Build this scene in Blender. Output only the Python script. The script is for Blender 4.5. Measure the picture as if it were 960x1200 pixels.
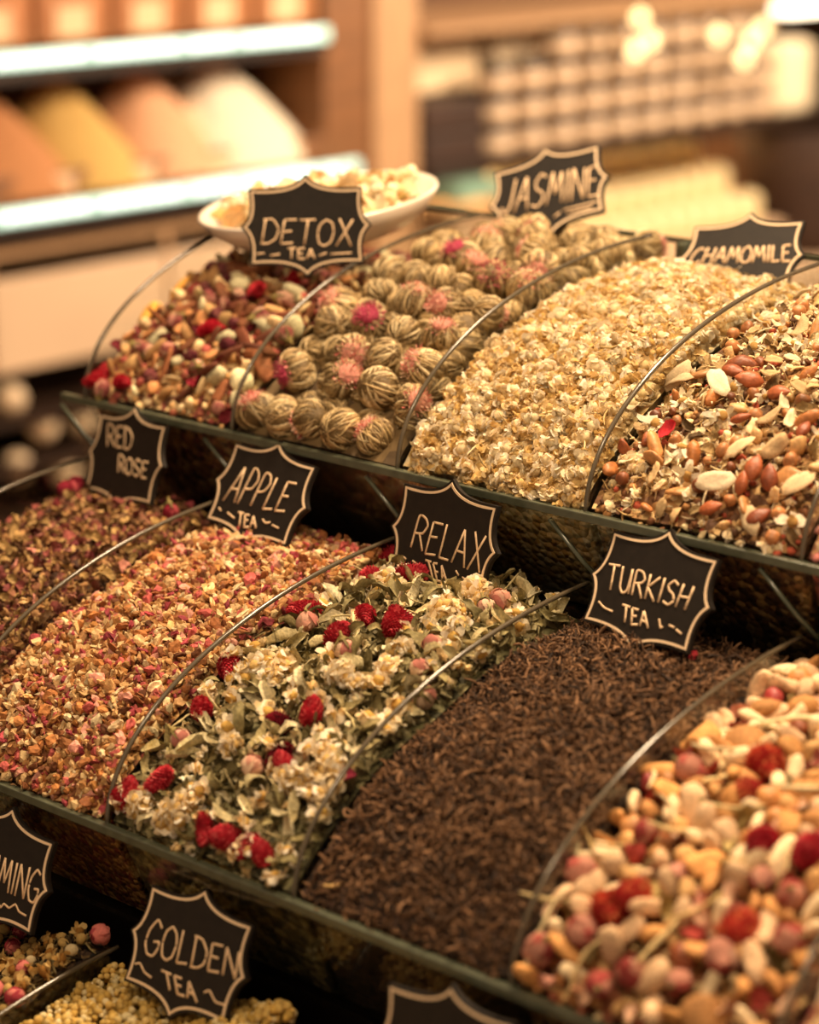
import bpy, bmesh, math
import numpy as np
from mathutils import Matrix, Vector

for o in list(bpy.data.objects):
    bpy.data.objects.remove(o)
sc = bpy.context.scene
col = sc.collection

# ------------------------------------------------------------------ camera
CAM = np.array([1.2561, -1.0642, .3835]); YAW = .7245; PITCH = .2793; FPX = 2738.0
cd = bpy.data.cameras.new('camera'); cam = bpy.data.objects.new('camera', cd); col.objects.link(cam)
cam.location = CAM; cam.rotation_euler = (math.pi / 2 - PITCH, 0, YAW)
cd.sensor_fit = 'VERTICAL'; cd.sensor_height = 36; cd.sensor_width = 28.8
cd.lens = FPX / 1200 * 36; cd.clip_start = .02; cd.clip_end = 60
cd.dof.use_dof = True; cd.dof.focus_distance = 1.42; cd.dof.aperture_fstop = 3.8
sc.camera = cam
FW = np.array([-math.sin(YAW) * math.cos(PITCH), math.cos(YAW) * math.cos(PITCH), -math.sin(PITCH)])
RT = np.array([math.cos(YAW), math.sin(YAW), 0]); UP = np.cross(RT, FW)

# ------------------------------------------------------------------ world, lamps, exposure
wd = bpy.data.worlds.new('market_hall'); sc.world = wd; wd.use_nodes = True
bg = wd.node_tree.nodes['Background']; bg.inputs[0].default_value = (1, .70, .44, 1); bg.inputs[1].default_value = .33
vs = sc.view_settings
vs.view_transform = 'Standard'; vs.look = 'None'; vs.gamma = 1; vs.use_curve_mapping = False; vs.exposure = 0.22

def area(name, loc, target, size, power, color):
    l = bpy.data.lights.new(name, 'AREA'); l.shape = 'DISK'; l.size = size; l.energy = power; l.color = color
    o = bpy.data.objects.new(name, l); col.objects.link(o); o.location = loc
    o.rotation_euler = (Vector(target) - Vector(loc)).to_track_quat('-Z', 'Y').to_euler(); return o
WARM = (1, .73, .455)
area('unseen_lamp', (.15, .35, 1.15), (.3, .05, 0), .22, 15.5, WARM)
area('unseen_lamp', (.75, .25, 1.10), (.6, -.05, 0), .22, 15.5, WARM)
area('unseen_lamp', (.75, -.75, 1.25), (.45, -.2, -.1), .25, 9, WARM)
area('unseen_lamp', (-.2, 1.9, .75), (-1.8, 1.7, -.1), .5, 32, (1, .80, .58))  # added fill, set low to light the mounds under the shelf board
area('unseen_lamp', (-.3, 3.6, .9), (-1.8, 3.1, -.2), .5, 58, (1, .80, .58))  # added fill to brighten the jar shelf and counter

# ------------------------------------------------------------------ small helpers
rng = np.random.default_rng(11)
def lin(h):
    if isinstance(h, str):
        v = np.array([int(h[i:i + 2], 16) for i in (0, 2, 4)]) / 255.0
    else:
        v = np.asarray(h, float) / 255.0
    return np.where(v <= .04045, v / 12.92, ((v + .055) / 1.055) ** 2.4)

def ray(px):
    d = FW + RT * (px[0] - 480) / FPX - UP * (px[1] - 600) / FPX
    return d
def on_x(px, x):
    d = ray(px); return CAM + d * (x - CAM[0]) / d[0]

class Geo:
    """vertex / triangle / colour collector"""
    def __init__(s): s.V = []; s.F = []; s.C = []; s.n = 0
    def add(s, V, F, c):
        V = np.asarray(V, float); F = np.asarray(F, int)
        s.V.append(V); s.F.append(F + s.n)
        c = np.asarray(c, float)
        s.C.append(np.tile(c, (len(V), 1)) if c.ndim == 1 else c); s.n += len(V); return s
    def arr(s): return np.concatenate(s.V), np.concatenate(s.F), np.concatenate(s.C)

def quads(nu, nv, wrap=False):
    F = []
    for i in range(nu - 1):
        for j in range(nv if wrap else nv - 1):
            a = i * nv + j; b = i * nv + (j + 1) % nv; c = a + nv; d = b + nv
            F += [(a, b, d), (a, d, c)]
    return F
def ico(sub):
    bm = bmesh.new(); bmesh.ops.create_icosphere(bm, subdivisions=sub, radius=1)
    V = np.array([v.co[:] for v in bm.verts]); F = np.array([[v.index for v in f.verts] for f in bm.faces]); bm.free(); return V, F
ICO = {s: ico(s) for s in (1, 2, 3)}
def tube(P, R, sides, flat=None, cap=True):
    P = np.asarray(P, float); n = len(P); R = np.broadcast_to(np.asarray(R, float), (n,))
    T = np.gradient(P, axis=0); T /= np.linalg.norm(T, axis=1)[:, None] + 1e-12
    ref = np.array([0, 0, 1.]) if abs(T[0][2]) < .9 else np.array([1., 0, 0])
    V = []
    for i in range(n):
        a = np.cross(T[i], ref); a /= np.linalg.norm(a) + 1e-12; b = np.cross(a, T[i])
        for j in range(sides):
            t = 2 * math.pi * j / sides
            V.append(P[i] + R[i] * (a * math.cos(t) + b * math.sin(t)))
    F = quads(n, sides, True)
    if cap:
        V += [P[0], P[-1]]; k = n * sides
        for j in range(sides):
            F.append((k, (j + 1) % sides, j)); F.append((k + 1, (n - 1) * sides + j, (n - 1) * sides + (j + 1) % sides))
    return np.array(V), F

def mesh(name, V, F, C=None, mat=None, smooth=True):
    V = np.asarray(V, np.float32); me = bpy.data.meshes.new(name)
    F = np.asarray(F, np.int32); m = F.shape[1]
    me.vertices.add(len(V)); me.vertices.foreach_set('co', V.ravel())
    me.loops.add(F.size); me.loops.foreach_set('vertex_index', F.ravel())
    me.polygons.add(len(F)); me.polygons.foreach_set('loop_start', np.arange(0, F.size, m, dtype=np.int32))
    me.polygons.foreach_set('use_smooth', np.full(len(F), smooth))
    if C is not None:
        a = me.color_attributes.new('col', 'FLOAT_COLOR', 'POINT')
        a.data.foreach_set('color', np.concatenate([C, np.ones((len(C), 1))], 1).astype(np.float32).ravel())
    me.update(calc_edges=True); me.validate()
    if mat: me.materials.append(mat)
    return me
def link(name, me, parent=None):
    o = bpy.data.objects.new(name, me); col.objects.link(o)
    if parent: o.parent = parent
    return o
def empty(name, loc=(0, 0, 0), rot=(0, 0, 0)):
    o = bpy.data.objects.new(name, None); col.objects.link(o); o.location = loc; o.rotation_euler = rot; o.empty_display_size = .02
    return o
def tag(o, label, cat, group=None, kind=None):
    o['label'] = label; o['category'] = cat
    if group: o['group'] = group
    if kind: o['kind'] = kind
    return o
def struct(o): o['kind'] = 'structure'; return o

def box_geo(lo, hi, bev=.0):
    bm = bmesh.new(); bmesh.ops.create_cube(bm, size=1)
    lo = np.array(lo, float); hi = np.array(hi, float); c = (lo + hi) / 2; s = hi - lo
    for v in bm.verts: v.co = Vector(c + np.array(v.co) * s)
    if bev: bmesh.ops.bevel(bm, geom=bm.edges[:], offset=bev, segments=2, affect='EDGES', profile=.5)
    return bm
def bm_obj(name, bm, mat, parent=None, smooth=False):
    me = bpy.data.meshes.new(name); bm.to_mesh(me); bm.free()
    for p in me.polygons: p.use_smooth = smooth
    if mat: me.materials.append(mat)
    return link(name, me, parent)
def box(name, lo, hi, mat, parent=None, bev=.0): return bm_obj(name, box_geo(lo, hi, bev), mat, parent)
def lathe(name, prof, mat, parent=None, seg=28, smooth=True):
    prof = np.array(prof, float); n = len(prof); V = []
    for r, z in prof:
        for j in range(seg):
            t = 2 * math.pi * j / seg; V.append((r * math.cos(t), r * math.sin(t), z))
    return link(name, mesh(name, V, quads(n, seg, True), None, mat, smooth), parent)

# ------------------------------------------------------------------ materials
def nt(name):
    m = bpy.data.materials.new(name); m.use_nodes = True; n = m.node_tree; b = n.nodes['Principled BSDF']; return m, n, b
def N(n, t, **kw):
    x = n.nodes.new(t)
    for k, v in kw.items(): setattr(x, k, v)
    return x
def solid(name, c, rough=.6, var=.15, scale=60, bump=.0, spec=.5, stretch=(1, 1, 1), metal=0, emit=None, es=1):
    m, n, b = nt(name); c = lin(c)
    tc = N(n, 'ShaderNodeTexCoord'); mp = N(n, 'ShaderNodeMapping'); mp.inputs['Scale'].default_value = stretch
    no = N(n, 'ShaderNodeTexNoise'); no.inputs['Scale'].default_value = scale; no.inputs['Detail'].default_value = 5
    n.links.new(tc.outputs['Object'], mp.inputs[0]); n.links.new(mp.outputs[0], no.inputs['Vector'])
    r = N(n, 'ShaderNodeValToRGB'); e = r.color_ramp.elements
    e[0].position = .3; e[1].position = .7
    e[0].color = (*(c * (1 - var)), 1); e[1].color = (*np.minimum(c * (1 + var), 1), 1)
    n.links.new(no.outputs['Fac'], r.inputs[0]); n.links.new(r.outputs[0], b.inputs['Base Color'])
    b.inputs['Roughness'].default_value = rough; b.inputs['Specular IOR Level'].default_value = spec; b.inputs['Metallic'].default_value = metal
    if bump:
        bp = N(n, 'ShaderNodeBump'); bp.inputs['Strength'].default_value = bump; bp.inputs['Distance'].default_value = .002
        n.links.new(no.outputs['Fac'], bp.inputs['Height']); n.links.new(bp.outputs[0], b.inputs['Normal'])
    if emit is not None:
        b.inputs['Emission Color'].default_value = (*lin(emit), 1); b.inputs['Emission Strength'].default_value = es
    return m
def dried(name, rough=.75, bump=.5, scale=500, var=.35, trans=.0, spec=.3, orand=.3):
    """dried plant matter: per-piece colour from the mesh, fibre noise, per-object variation"""
    m, n, b = nt(name)
    at = N(n, 'ShaderNodeAttribute', attribute_name='col'); oi = N(n, 'ShaderNodeObjectInfo')
    tc = N(n, 'ShaderNodeTexCoord')
    no = N(n, 'ShaderNodeTexNoise'); no.inputs['Scale'].default_value = scale; no.inputs['Detail'].default_value = 3
    n.links.new(tc.outputs['Object'], no.inputs['Vector'])
    m1 = N(n, 'ShaderNodeMapRange'); m1.inputs[1].default_value = .25; m1.inputs[2].default_value = .75
    m1.inputs[3].default_value = 1 - var; m1.inputs[4].default_value = 1 + var
    n.links.new(no.outputs['Fac'], m1.inputs[0])
    m2 = N(n, 'ShaderNodeMapRange'); m2.inputs[3].default_value = 1 - orand; m2.inputs[4].default_value = 1 + orand * .6
    n.links.new(oi.outputs['Random'], m2.inputs[0])
    mm = N(n, 'ShaderNodeMath', operation='MULTIPLY'); n.links.new(m1.outputs[0], mm.inputs[0]); n.links.new(m2.outputs[0], mm.inputs[1])
    vm = N(n, 'ShaderNodeVectorMath', operation='SCALE'); n.links.new(at.outputs['Color'], vm.inputs[0]); n.links.new(mm.outputs[0], vm.inputs['Scale'])
    n.links.new(vm.outputs[0], b.inputs['Base Color'])
    b.inputs['Roughness'].default_value = rough; b.inputs['Specular IOR Level'].default_value = spec
    if bump:
        bp = N(n, 'ShaderNodeBump'); bp.inputs['Strength'].default_value = bump; bp.inputs['Distance'].default_value = .0008
        n.links.new(no.outputs['Fac'], bp.inputs['Height']); n.links.new(bp.outputs[0], b.inputs['Normal'])
    if trans:
        tl = N(n, 'ShaderNodeBsdfTranslucent'); mx = N(n, 'ShaderNodeMixShader'); mx.inputs[0].default_value = trans
        n.links.new(vm.outputs[0], tl.inputs[0]); out = n.nodes['Material Output']
        n.links.new(b.outputs[0], mx.inputs[1]); n.links.new(tl.outputs[0], mx.inputs[2]); n.links.new(mx.outputs[0], out.inputs[0])
    return m
def glass_mat(name, tint=(.975, .985, .97), base=.05):
    """clear sheet glass: see-through with Fresnel reflection"""
    m = bpy.data.materials.new(name); m.use_nodes = True; n = m.node_tree; n.nodes.clear()
    out = N(n, 'ShaderNodeOutputMaterial'); mix = N(n, 'ShaderNodeMixShader'); tr = N(n, 'ShaderNodeBsdfTransparent'); gl = N(n, 'ShaderNodeBsdfGlossy')
    fr = N(n, 'ShaderNodeFresnel'); ge = N(n, 'ShaderNodeNewGeometry'); mr = N(n, 'ShaderNodeMapRange')
    mr.inputs[3].default_value = 1.45; mr.inputs[4].default_value = 1 / 1.45
    n.links.new(ge.outputs['Backfacing'], mr.inputs[0]); n.links.new(mr.outputs[0], fr.inputs[0])
    tr.inputs[0].default_value = (*tint, 1); gl.inputs['Roughness'].default_value = .03
    n.links.new(fr.outputs[0], mix.inputs[0]); n.links.new(tr.outputs[0], mix.inputs[1]); n.links.new(gl.outputs[0], mix.inputs[2])
    n.links.new(mix.outputs[0], out.inputs[0]); return m
GLASS = glass_mat('sheet_glass')
EDGE = solid('glass_edge', '505444', .25, .25, 90, spec=.8)
RIM = solid('polished_rim', '544A3A', .2, .2, 60, spec=.9)
BOARD = solid('sign_board', '1E1813', .55, .25, 200, spec=.35)
CREAM = solid('sign_cream_paint', 'E9CDAA', .7, .06, 300)
CHALK = solid('chalk_pen', 'E2C29C', .8, .18, 700)
BLACK = solid('black_laminate', '17120E', .35, .3, 30)
PIECE = dried('dried_piece')
BLOOM = dried('dried_bloom', .9, .3, 700, .16, trans=.3, spec=.08, orand=.14)
NUT = dried('nut_skin', .45, .5, 350, .3, spec=.5, orand=.25)
LEAFM = dried('dried_leaf', .7, .7, 600, .35, spec=.3)
BALLM = dried('rolled_leaf', .6, .8, 420, .4, spec=.35, orand=.22)
PORC = solid('porcelain', 'EFE2D2', .25, .03, 20, spec=.6)

# ------------------------------------------------------------------ room
FLOOR = -1.05
CREAMTILE = solid('cream_tile', 'D9B795', .4, .06, 4)
struct(box('floor', (-2.6, -3, FLOOR - .05), (3.5, 6, FLOOR), solid('floor_stone', '6B4A30', .5, .2, 3)))
struct(box('wall_left', (-2.6, -3, FLOOR), (-2.5, 6, 2.2), solid('wall_plaster', '7A4B25', .8, .15, 3)))
struct(box('wall_back', (-2.5, 6, FLOOR), (3.5, 6.1, 2.2), solid('wall_plaster_back', '7A5230', .8, .15, 3)))

# ------------------------------------------------------------------ tiers of the display
W = .15; D = .2734; H = .1172; DY = .2513; DZ = .1614; FS = .03 / .07; NC = 6
ORG = {'T': np.array([0, 0, 0.]), 'M': np.array([0, -DY, -DZ]), 'B': np.array([0, -2 * DY, -2 * DZ - .035])}
YMAX = {'T': .308, 'M': .258, 'B': .258}
PY = [0, .005, .015, .03, .06, .10, .15, .20, .25, .30]; PZ = [-.003, .002, .015, .029, .050, .070, .085, .095, .101, .094]
ADD = {('T', 1): .004, ('M', 3): -.002, ('M', 0): -.004, ('B', 1): -.004}
def hz(t, k, x, y):
    """height of the tea heap in tier coordinates"""
    x = np.asarray(x, float); y = np.asarray(y, float); u = (x - k * W) / W
    s = k * 1.7 + {'T': 0, 'M': 5, 'B': 9}[t]
    z = np.interp(y, PY, PZ) + .007 * (1 - (2 * u - 1) ** 2) * np.clip(y / .04, 0, 1) + ADD.get((t, k), 0) * np.clip(y / .05, 0, 1)
    if (t, k) == ('T', 0): z = np.minimum(z, .086 - .02 * np.clip((y - .13) / .1, 0, 1))
    if (t, k) == ('T', 2): z = z - .013 * np.clip((y - .19) / .07, 0, 1) * np.clip(.4 + u, 0, 1)
    if t == 'B': z = z + .024 * np.clip((u - .62) / .3, 0, 1) * np.clip((y - .12) / .1, 0, 1)
    z = z + .0025 * np.sin(x * 70 + s) * np.sin(y * 55 + 2 * s) * np.clip(y / .04, 0, 1)
    return z
def hnorm(t, k, x, y):
    e = .004; n = np.stack([-(hz(t, k, x + e, y) - hz(t, k, x - e, y)) / (2 * e), -(hz(t, k, x, y + e) - hz(t, k, x, y - e)) / (2 * e), np.ones(np.shape(x))], -1)
    return n / np.linalg.norm(n, axis=-1)[..., None]
def heap_at(px, t, k, dz=0):
    """where the sight line through a photo pixel meets a heap"""
    d = ray(px); s = np.linspace(.7, 2.6, 1900); P = CAM + d * s[:, None] - ORG[t]
    below = P[:, 2] < hz(t, k, P[:, 0], np.clip(P[:, 1], 0, .3)) + dz
    i = int(np.argmax(below)); p = P[i].copy(); p[0] = np.clip(p[0], k * W + .009, (k + 1) * W - .009); p[1] = np.clip(p[1], .013, YMAX[t] - .012); return p

def tier(t, label, kmin=0):
    o = empty('glass_bin_row', ORG[t]); tag(o, label, 'display bin', 'stepped glass bin rows')
    ym = {'T': .318, 'M': .262, 'B': .262}[t]
    g = .0045; x0, x1 = -.022, NC * W + .02
    # sloping front pane with a thick exposed top edge
    def pane(lo_y, lo_z):
        V = [(x0, 0, -.004), (x1, 0, -.004), (x1, g, -.004), (x0, g, -.004), (x0, lo_y, lo_z), (x1, lo_y, lo_z), (x1, lo_y + g, lo_z), (x0, lo_y + g, lo_z)]
        F = [(0, 1, 5, 4), (2, 3, 7, 6), (1, 2, 6, 5), (3, 0, 4, 7), (4, 5, 6, 7), (0, 3, 2, 1)]
        return V, F
    V, F = pane(.03, -.074)
    link('front_pane', mesh('front_pane', V, F, None, GLASS, False), o)
    box('front_edge', (x0, -.0006, -.004), (x1, g + .0006, .0015), EDGE, o, .0008)
    # curved dividers, each a sheet with a polished rim
    for k in range(NC + 1):
        x = k * W; th = .0018
        tt = np.linspace(0, math.pi / 2, 40)
        ys = g + (D - g) * (1 - np.cos(tt)); zs = H * np.sin(tt)
        yl = min(ym - .002, .2734); keep = ys < yl; ys = np.append(ys[keep], yl); zs = np.append(zs[keep], np.interp(yl, g + (D - g) * (1 - np.cos(tt)), zs))
        ring = [(y, z) for y, z in zip(ys, zs)] + [(ym - .002, -.07), (.04, -.07)]
        n = len(ring); V = [(x - th, y, z) for y, z in ring] + [(x + th, y, z) for y, z in ring]
        bm = bmesh.new(); vs_ = [bm.verts.new(v) for v in V]
        bm.faces.new(vs_[:n]); bm.faces.new(list(reversed(vs_[n:])))
        for i in range(n): bm.faces.new((vs_[i], vs_[i + n], vs_[(i + 1) % n + n], vs_[(i + 1) % n]))
        bmesh.ops.recalc_face_normals(bm, faces=bm.faces)
        dv = bm_obj('divider', bm, GLASS, o)
        P = np.stack([np.full(len(ys), x), ys, zs], -1); a, f = tube(P, .0015, 8)
        link('rim', mesh('rim', a, f, None, RIM), dv)
        if k < NC and t == 'T':   # dark slanting strip added under the front edge
            P = np.array([(x - .026, -.001 + .004, -.008), (x - .006, .012, -.034), (x + .006, .0185, -.048)]); a, f = tube(P, .0016, 6)
            link('slant_strip', mesh('slant_strip', a, f, None, EDGE), o)
    if t == 'T':
        box('back_pane', (x0, ym, -.07), (x1, ym + .004, H - .012), GLASS, o)
        box('back_edge', (x0, ym - .0005, H - .012), (x1, ym + .0045, H - .0085), EDGE, o)
        for k in (2, 4): box('corner_post', (k * W - .004, ym - .010, .06), (k * W + .004, ym - .001, H - .010), EDGE, o, .001)
    a = box('bin_floor', (x0, .035, -.080), (x1, ym, -.0745), BLACK, o)
    # left end sheet
    ys = np.linspace(0, 1, 20)
    return o
tier('T', 'top row of curved glass bins, holding chamomile and jasmine balls')
tier('M', 'middle row of curved glass bins, holding apple, relax and black tea')
tier('B', 'lowest row of curved glass bins, mostly below the photo, with the golden tea')
st = tag(empty('stepped_stand', (0, 0, FLOOR)), 'black stepped stand carrying the three rows of glass bins', 'stand')
for t, yb in (('T', .45), ('M', .30), ('B', .05)):
    z = ORG[t][2] - .0805; y0 = ORG[t][1] + .04
    box('step', (-.02, y0, 0), (NC * W + .02, yb if t == 'T' else y0 + .24, z - FLOOR), BLACK, st)

# ------------------------------------------------------------------ heaps (base under the loose pieces)
def heap_mat(name, cols, scale, rough=.8):
    m, n, b = nt(name); tc = N(n, 'ShaderNodeTexCoord')
    vo = N(n, 'ShaderNodeTexVoronoi'); vo.inputs['Scale'].default_value = scale; n.links.new(tc.outputs['Object'], vo.inputs['Vector'])
    sep = N(n, 'ShaderNodeSeparateColor'); n.links.new(vo.outputs['Color'], sep.inputs[0])
    r = N(n, 'ShaderNodeValToRGB'); r.color_ramp.interpolation = 'CONSTANT'
    cs = [lin(c) for c in cols]
    while len(r.color_ramp.elements) < len(cs): r.color_ramp.elements.new(.5)
    for i, c in enumerate(cs):
        r.color_ramp.elements[i].position = i / len(cs); r.color_ramp.elements[i].color = (*c, 1)
    n.links.new(sep.outputs[0], r.inputs[0]); n.links.new(r.outputs[0], b.inputs['Base Color']); b.inputs['Roughness'].default_value = rough
    bp = N(n, 'ShaderNodeBump'); bp.inputs['Distance'].default_value = .003; bp.invert = True
    n.links.new(vo.outputs['Distance'], bp.inputs['Height']); n.links.new(bp.outputs[0], b.inputs['Normal']); return m
def heap(t, k, label, mat, sink):
    x0 = k * W + .003; x1 = (k + 1) * W - .003; nx, ny = 14, 30
    X = np.linspace(x0, x1, nx); Y = np.linspace(.0, 1, ny) ** 1.3 * (YMAX[t] - .0065) + .0065
    top = np.array([[(x, y, max(float(hz(t, k, x, y)) - sink * min(1, .1 + y / .05), -.003)) for x in X] for y in Y])
    top = top.reshape(-1, 3); n = len(top); bot = top.copy(); bot[:, 2] = -.072
    bot[:, 1] = np.maximum(bot[:, 1], .041)
    V = np.concatenate([top, bot]); F = quads(ny, nx)
    F += [(a + n, c + n, b + n) for a, b, c in quads(ny, nx)]
    def side(idx):
        for a, b in zip(idx[:-1], idx[1:]): F.extend([(a, a + n, b + n), (a, b + n, b)])
    side([i for i in range(nx)][::-1]); side([(ny - 1) * nx + i for i in range(nx)])
    side([i * nx for i in range(ny)]); side([i * nx + nx - 1 for i in range(ny)][::-1])
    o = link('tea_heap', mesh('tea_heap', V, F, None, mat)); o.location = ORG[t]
    return tag(o, label, 'tea', kind='stuff')

# ------------------------------------------------------------------ pieces
R_ = rng
def rand_rot(n):
    q = R_.normal(size=(n, 4)); q /= np.linalg.norm(q, axis=1)[:, None]; w, x, y, z = q.T
    return np.stack([1 - 2 * (y * y + z * z), 2 * (x * y - z * w), 2 * (x * z + y * w), 2 * (x * y + z * w), 1 - 2 * (x * x + z * z), 2 * (y * z - x * w), 2 * (x * z - y * w), 2 * (y * z + x * w), 1 - 2 * (x * x + y * y)], -1).reshape(n, 3, 3)
def lay_rot(nrm, tilt=.45):
    """z axis near the surface normal, spun freely"""
    n = len(nrm); zz = nrm + R_.normal(size=(n, 3)) * tilt; zz /= np.linalg.norm(zz, axis=1)[:, None]
    a = R_.normal(size=(n, 3)); xx = a - (a * zz).sum(1)[:, None] * zz; xx /= np.linalg.norm(xx, axis=1)[:, None]
    yy = np.cross(zz, xx); return np.stack([xx, yy, zz], -1)
def pick(cols, n=None, j=.12):
    cols = np.array([lin(c) for c in cols])
    if n is None: return cols[R_.integers(len(cols))] * (1 + R_.normal() * j)
    return cols[R_.integers(len(cols), size=n)] * (1 + R_.normal(size=(n, 1)) * j)

def g_blossom(cols=('F6E9CE', 'FBF1DC', 'F0DFBC'), mid='F0DCB0', npet=13, L=.0038):
    g = Geo(); V, F = ICO[2]; g.add(V * [.0031, .0031, .0026] * (1 + R_.normal(size=(len(V), 1)) * .12), F, lin(mid))
    for i in range(npet):
        a = 2 * math.pi * i / npet + R_.normal() * .3; el = R_.uniform(-.9, .9); w = R_.uniform(.0014, .0027); curl = R_.uniform(-2.4, 2.4)
        P = []; p = np.array([.0020, 0, R_.uniform(-.0014, .0014)]); l = L * R_.uniform(.6, 1.1) / 3
        rows = []
        for s in range(4):
            ww = w * (.7, 1.05, 1, .5)[s]; rows += [p + [0, -ww, R_.normal() * .0003], p + [0, ww, R_.normal() * .0003]]
            p = p + l * np.array([math.cos(el), 0, math.sin(el)]); el += curl / 3
        V = np.array(rows); c, s_ = math.cos(a), math.sin(a)
        V = V @ np.array([[c, s_, 0], [-s_, c, 0], [0, 0, 1]])
        g.add(V, quads(4, 2), pick(cols, None, .05))
    return g.arr()
def g_crumb(cols=None, sc=(1, 1, 1), sub=1, jit=.22, size=.0022):
    V, F = ICO[sub]; V = V * (1 + R_.normal(size=(len(V), 1)) * jit) * np.array(sc) * R_.uniform(.75, 1.25, 3) * size
    return V, F, np.tile(lin('FFFFFF') if cols is None else pick(cols), (len(V), 1))
def g_twist(L=.010, r=.0006, cols=None, seg=6, sides=4, curl=1.5):
    p = np.zeros(3); d = np.array([1., 0, 0]); P = []; ax = R_.normal(size=3); ax /= np.linalg.norm(ax); k = R_.uniform(.2, 1) * curl / seg
    for i in range(seg):
        P.append(p.copy()); p = p + d * L / (seg - 1)
        d = d * math.cos(k) + np.cross(ax, d) * math.sin(k) + R_.normal(size=3) * .14; d /= np.linalg.norm(d)
    P = np.array(P) - np.mean(P, 0); rr = r * np.sin(np.linspace(.5, math.pi - .4, seg)) * R_.uniform(.7, 1.3, seg)
    V, F = tube(P, rr, sides)
    return V, np.array(F), np.tile(lin('FFFFFF') if cols is None else pick(cols), (len(V), 1))
def g_leaf(L=.022, Wd=.008, cols=('7F7B55', '97916A', '6C6A48', 'A79F78'), curl=1.6, fold=.9, nu=8, nv=5):
    a = R_.uniform(-1, 1) * curl; tw = R_.uniform(-1, 1) * 1.6; P = np.zeros((nu, nv, 3)); p = np.zeros(3); el = 0
    fo = R_.uniform(.3, 1) * fold
    for i in range(nu):
        s = i / (nu - 1); w = Wd * .5 * (math.sin(math.pi * min(1, s * .9 + .08)) ** .8) + .0003
        for j in range(nv):
            v = (j / (nv - 1) - .5) * 2; y = v * w; z = abs(v) ** 1.4 * w * fo + R_.normal() * .0007
            t = tw * s; P[i, j] = p + [0, y * math.cos(t) - z * math.sin(t), y * math.sin(t) + z * math.cos(t)]
        p = p + np.array([math.cos(el), R_.normal() * .15, math.sin(el)]) * L / (nu - 1); el += a / nu * 1.6
    P -= P.reshape(-1, 3).mean(0); V = P.reshape(-1, 3); n = len(V); c = pick(cols)
    V2 = np.concatenate([V, V + [0, 0, -.0004]]); F = quads(nu, nv)
    F = F + [(x + n, z + n, y + n) for x, y, z in F]
    cc = np.tile(c, (n, 1)) * (1 + R_.normal(size=(n, 1)) * .12)
    return V2, np.array(F), np.concatenate([cc, cc * 1.05])
def g_amaranth(L=.022, Rr=.0076, cols=('B42C38', 'C23C46', '9A222E', 'CC5458')):
    """globe flower head: ovoid core tiled with upturned bracts"""
    g = Geo(); V, F = ICO[2]; L = L * R_.uniform(.85, 1.1); b = R_.normal() * .25
    def bend(P): P = P.copy(); P[:, 2] += b * P[:, 0] ** 2 / L * 2; return P
    g.add(bend(V * [L * .46, Rr * .85, Rr * .8]), F, lin(cols[2])); n = 260
    for i in range(n):
        s = (i + .5) / n; zz = 1 - 2 * s; r = math.sqrt(1 - zz * zz); a = i * 2.39996
        nr = np.array([zz, r * math.cos(a), r * math.sin(a)]); c0 = nr * [L * .46, Rr * .86, Rr * .82]
        tz = np.array([1., 0, 0]) - nr * nr[0]; tz /= np.linalg.norm(tz) + 1e-6; sd = np.cross(nr, tz)
        up = (tz * .7 + nr * R_.uniform(.5, 1.1)); up /= np.linalg.norm(up); l = R_.uniform(.0013, .0024) * Rr / .007; w = .0011
        g.add(bend(np.array([c0 - sd * w - nr * .0004, c0 + sd * w - nr * .0004, c0 + up * l * .6 + sd * w * .6, c0 + up * l, c0 + up * l * .6 - sd * w * .6])), [(0, 1, 2), (0, 2, 4), (4, 2, 3)], pick(cols, None, .1))
    return g.arr()
def g_bud(L=.0155, Rr=.0056, cols=('CC9080', 'B8726A', 'DCB096', 'A25C58'), npet=11):
    """closed rosebud: overlapping petals around an egg"""
    g = Geo(); V, F = ICO[2]
    g.add(V * [Rr * .8, Rr * .8, L * .45], F, lin(cols[1]))
    for i in range(npet):
        a = i * 2.4 + R_.normal() * .2; wd = R_.uniform(.75, 1.15); off = 1 + .030 * i; P = []
        for s in np.linspace(0, 1, 6):
            ph = -1.35 + s * R_.uniform(2.3, 2.75); rr = Rr * .84 * off * math.cos(ph) * (1 + .35 * max(0, s - .8) * 5 * (i > 4)) + .0004 * math.sin(9 * s + i); z = L * .47 * math.sin(ph)
            for v in np.linspace(-1, 1, 5):
                t = a + v * wd * math.sin(math.pi * (.12 + .78 * s)) ; ro = rr * (1 + .05 * v) + .0004
                P.append((ro * math.cos(t), ro * math.sin(t), z))
        g.add(P, quads(6, 5), pick(cols, None, .1))
    return g.arr()
def g_calyx(L=.0150, Rr=.0060, c=('8C7B48', '6E6238')):
    g = Geo(); V, F = tube([(0, 0, -L * .78), (0, 0, -L * .6), (0, 0, -L * .5), (0, 0, -L * .42)], [.0008, .0010, .0026, .0034], 8); g.add(V, F, lin(c[0]))
    for i in range(5):
        a = 2 * math.pi * i / 5; P = []
        for s in np.linspace(0, 1, 5):
            ph = -1.3 + s * 1.2; rr = Rr * 1.02 * math.cos(ph) + .0008 + .001 * s; z = L * .5 * math.sin(ph)
            for v in (-1, 1): P.append((rr * math.cos(a + v * .3 * (1 - s)), rr * math.sin(a + v * .3 * (1 - s)), z))
        g.add(P, quads(5, 2), lin(c[1]))
    return g.arr()
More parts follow.
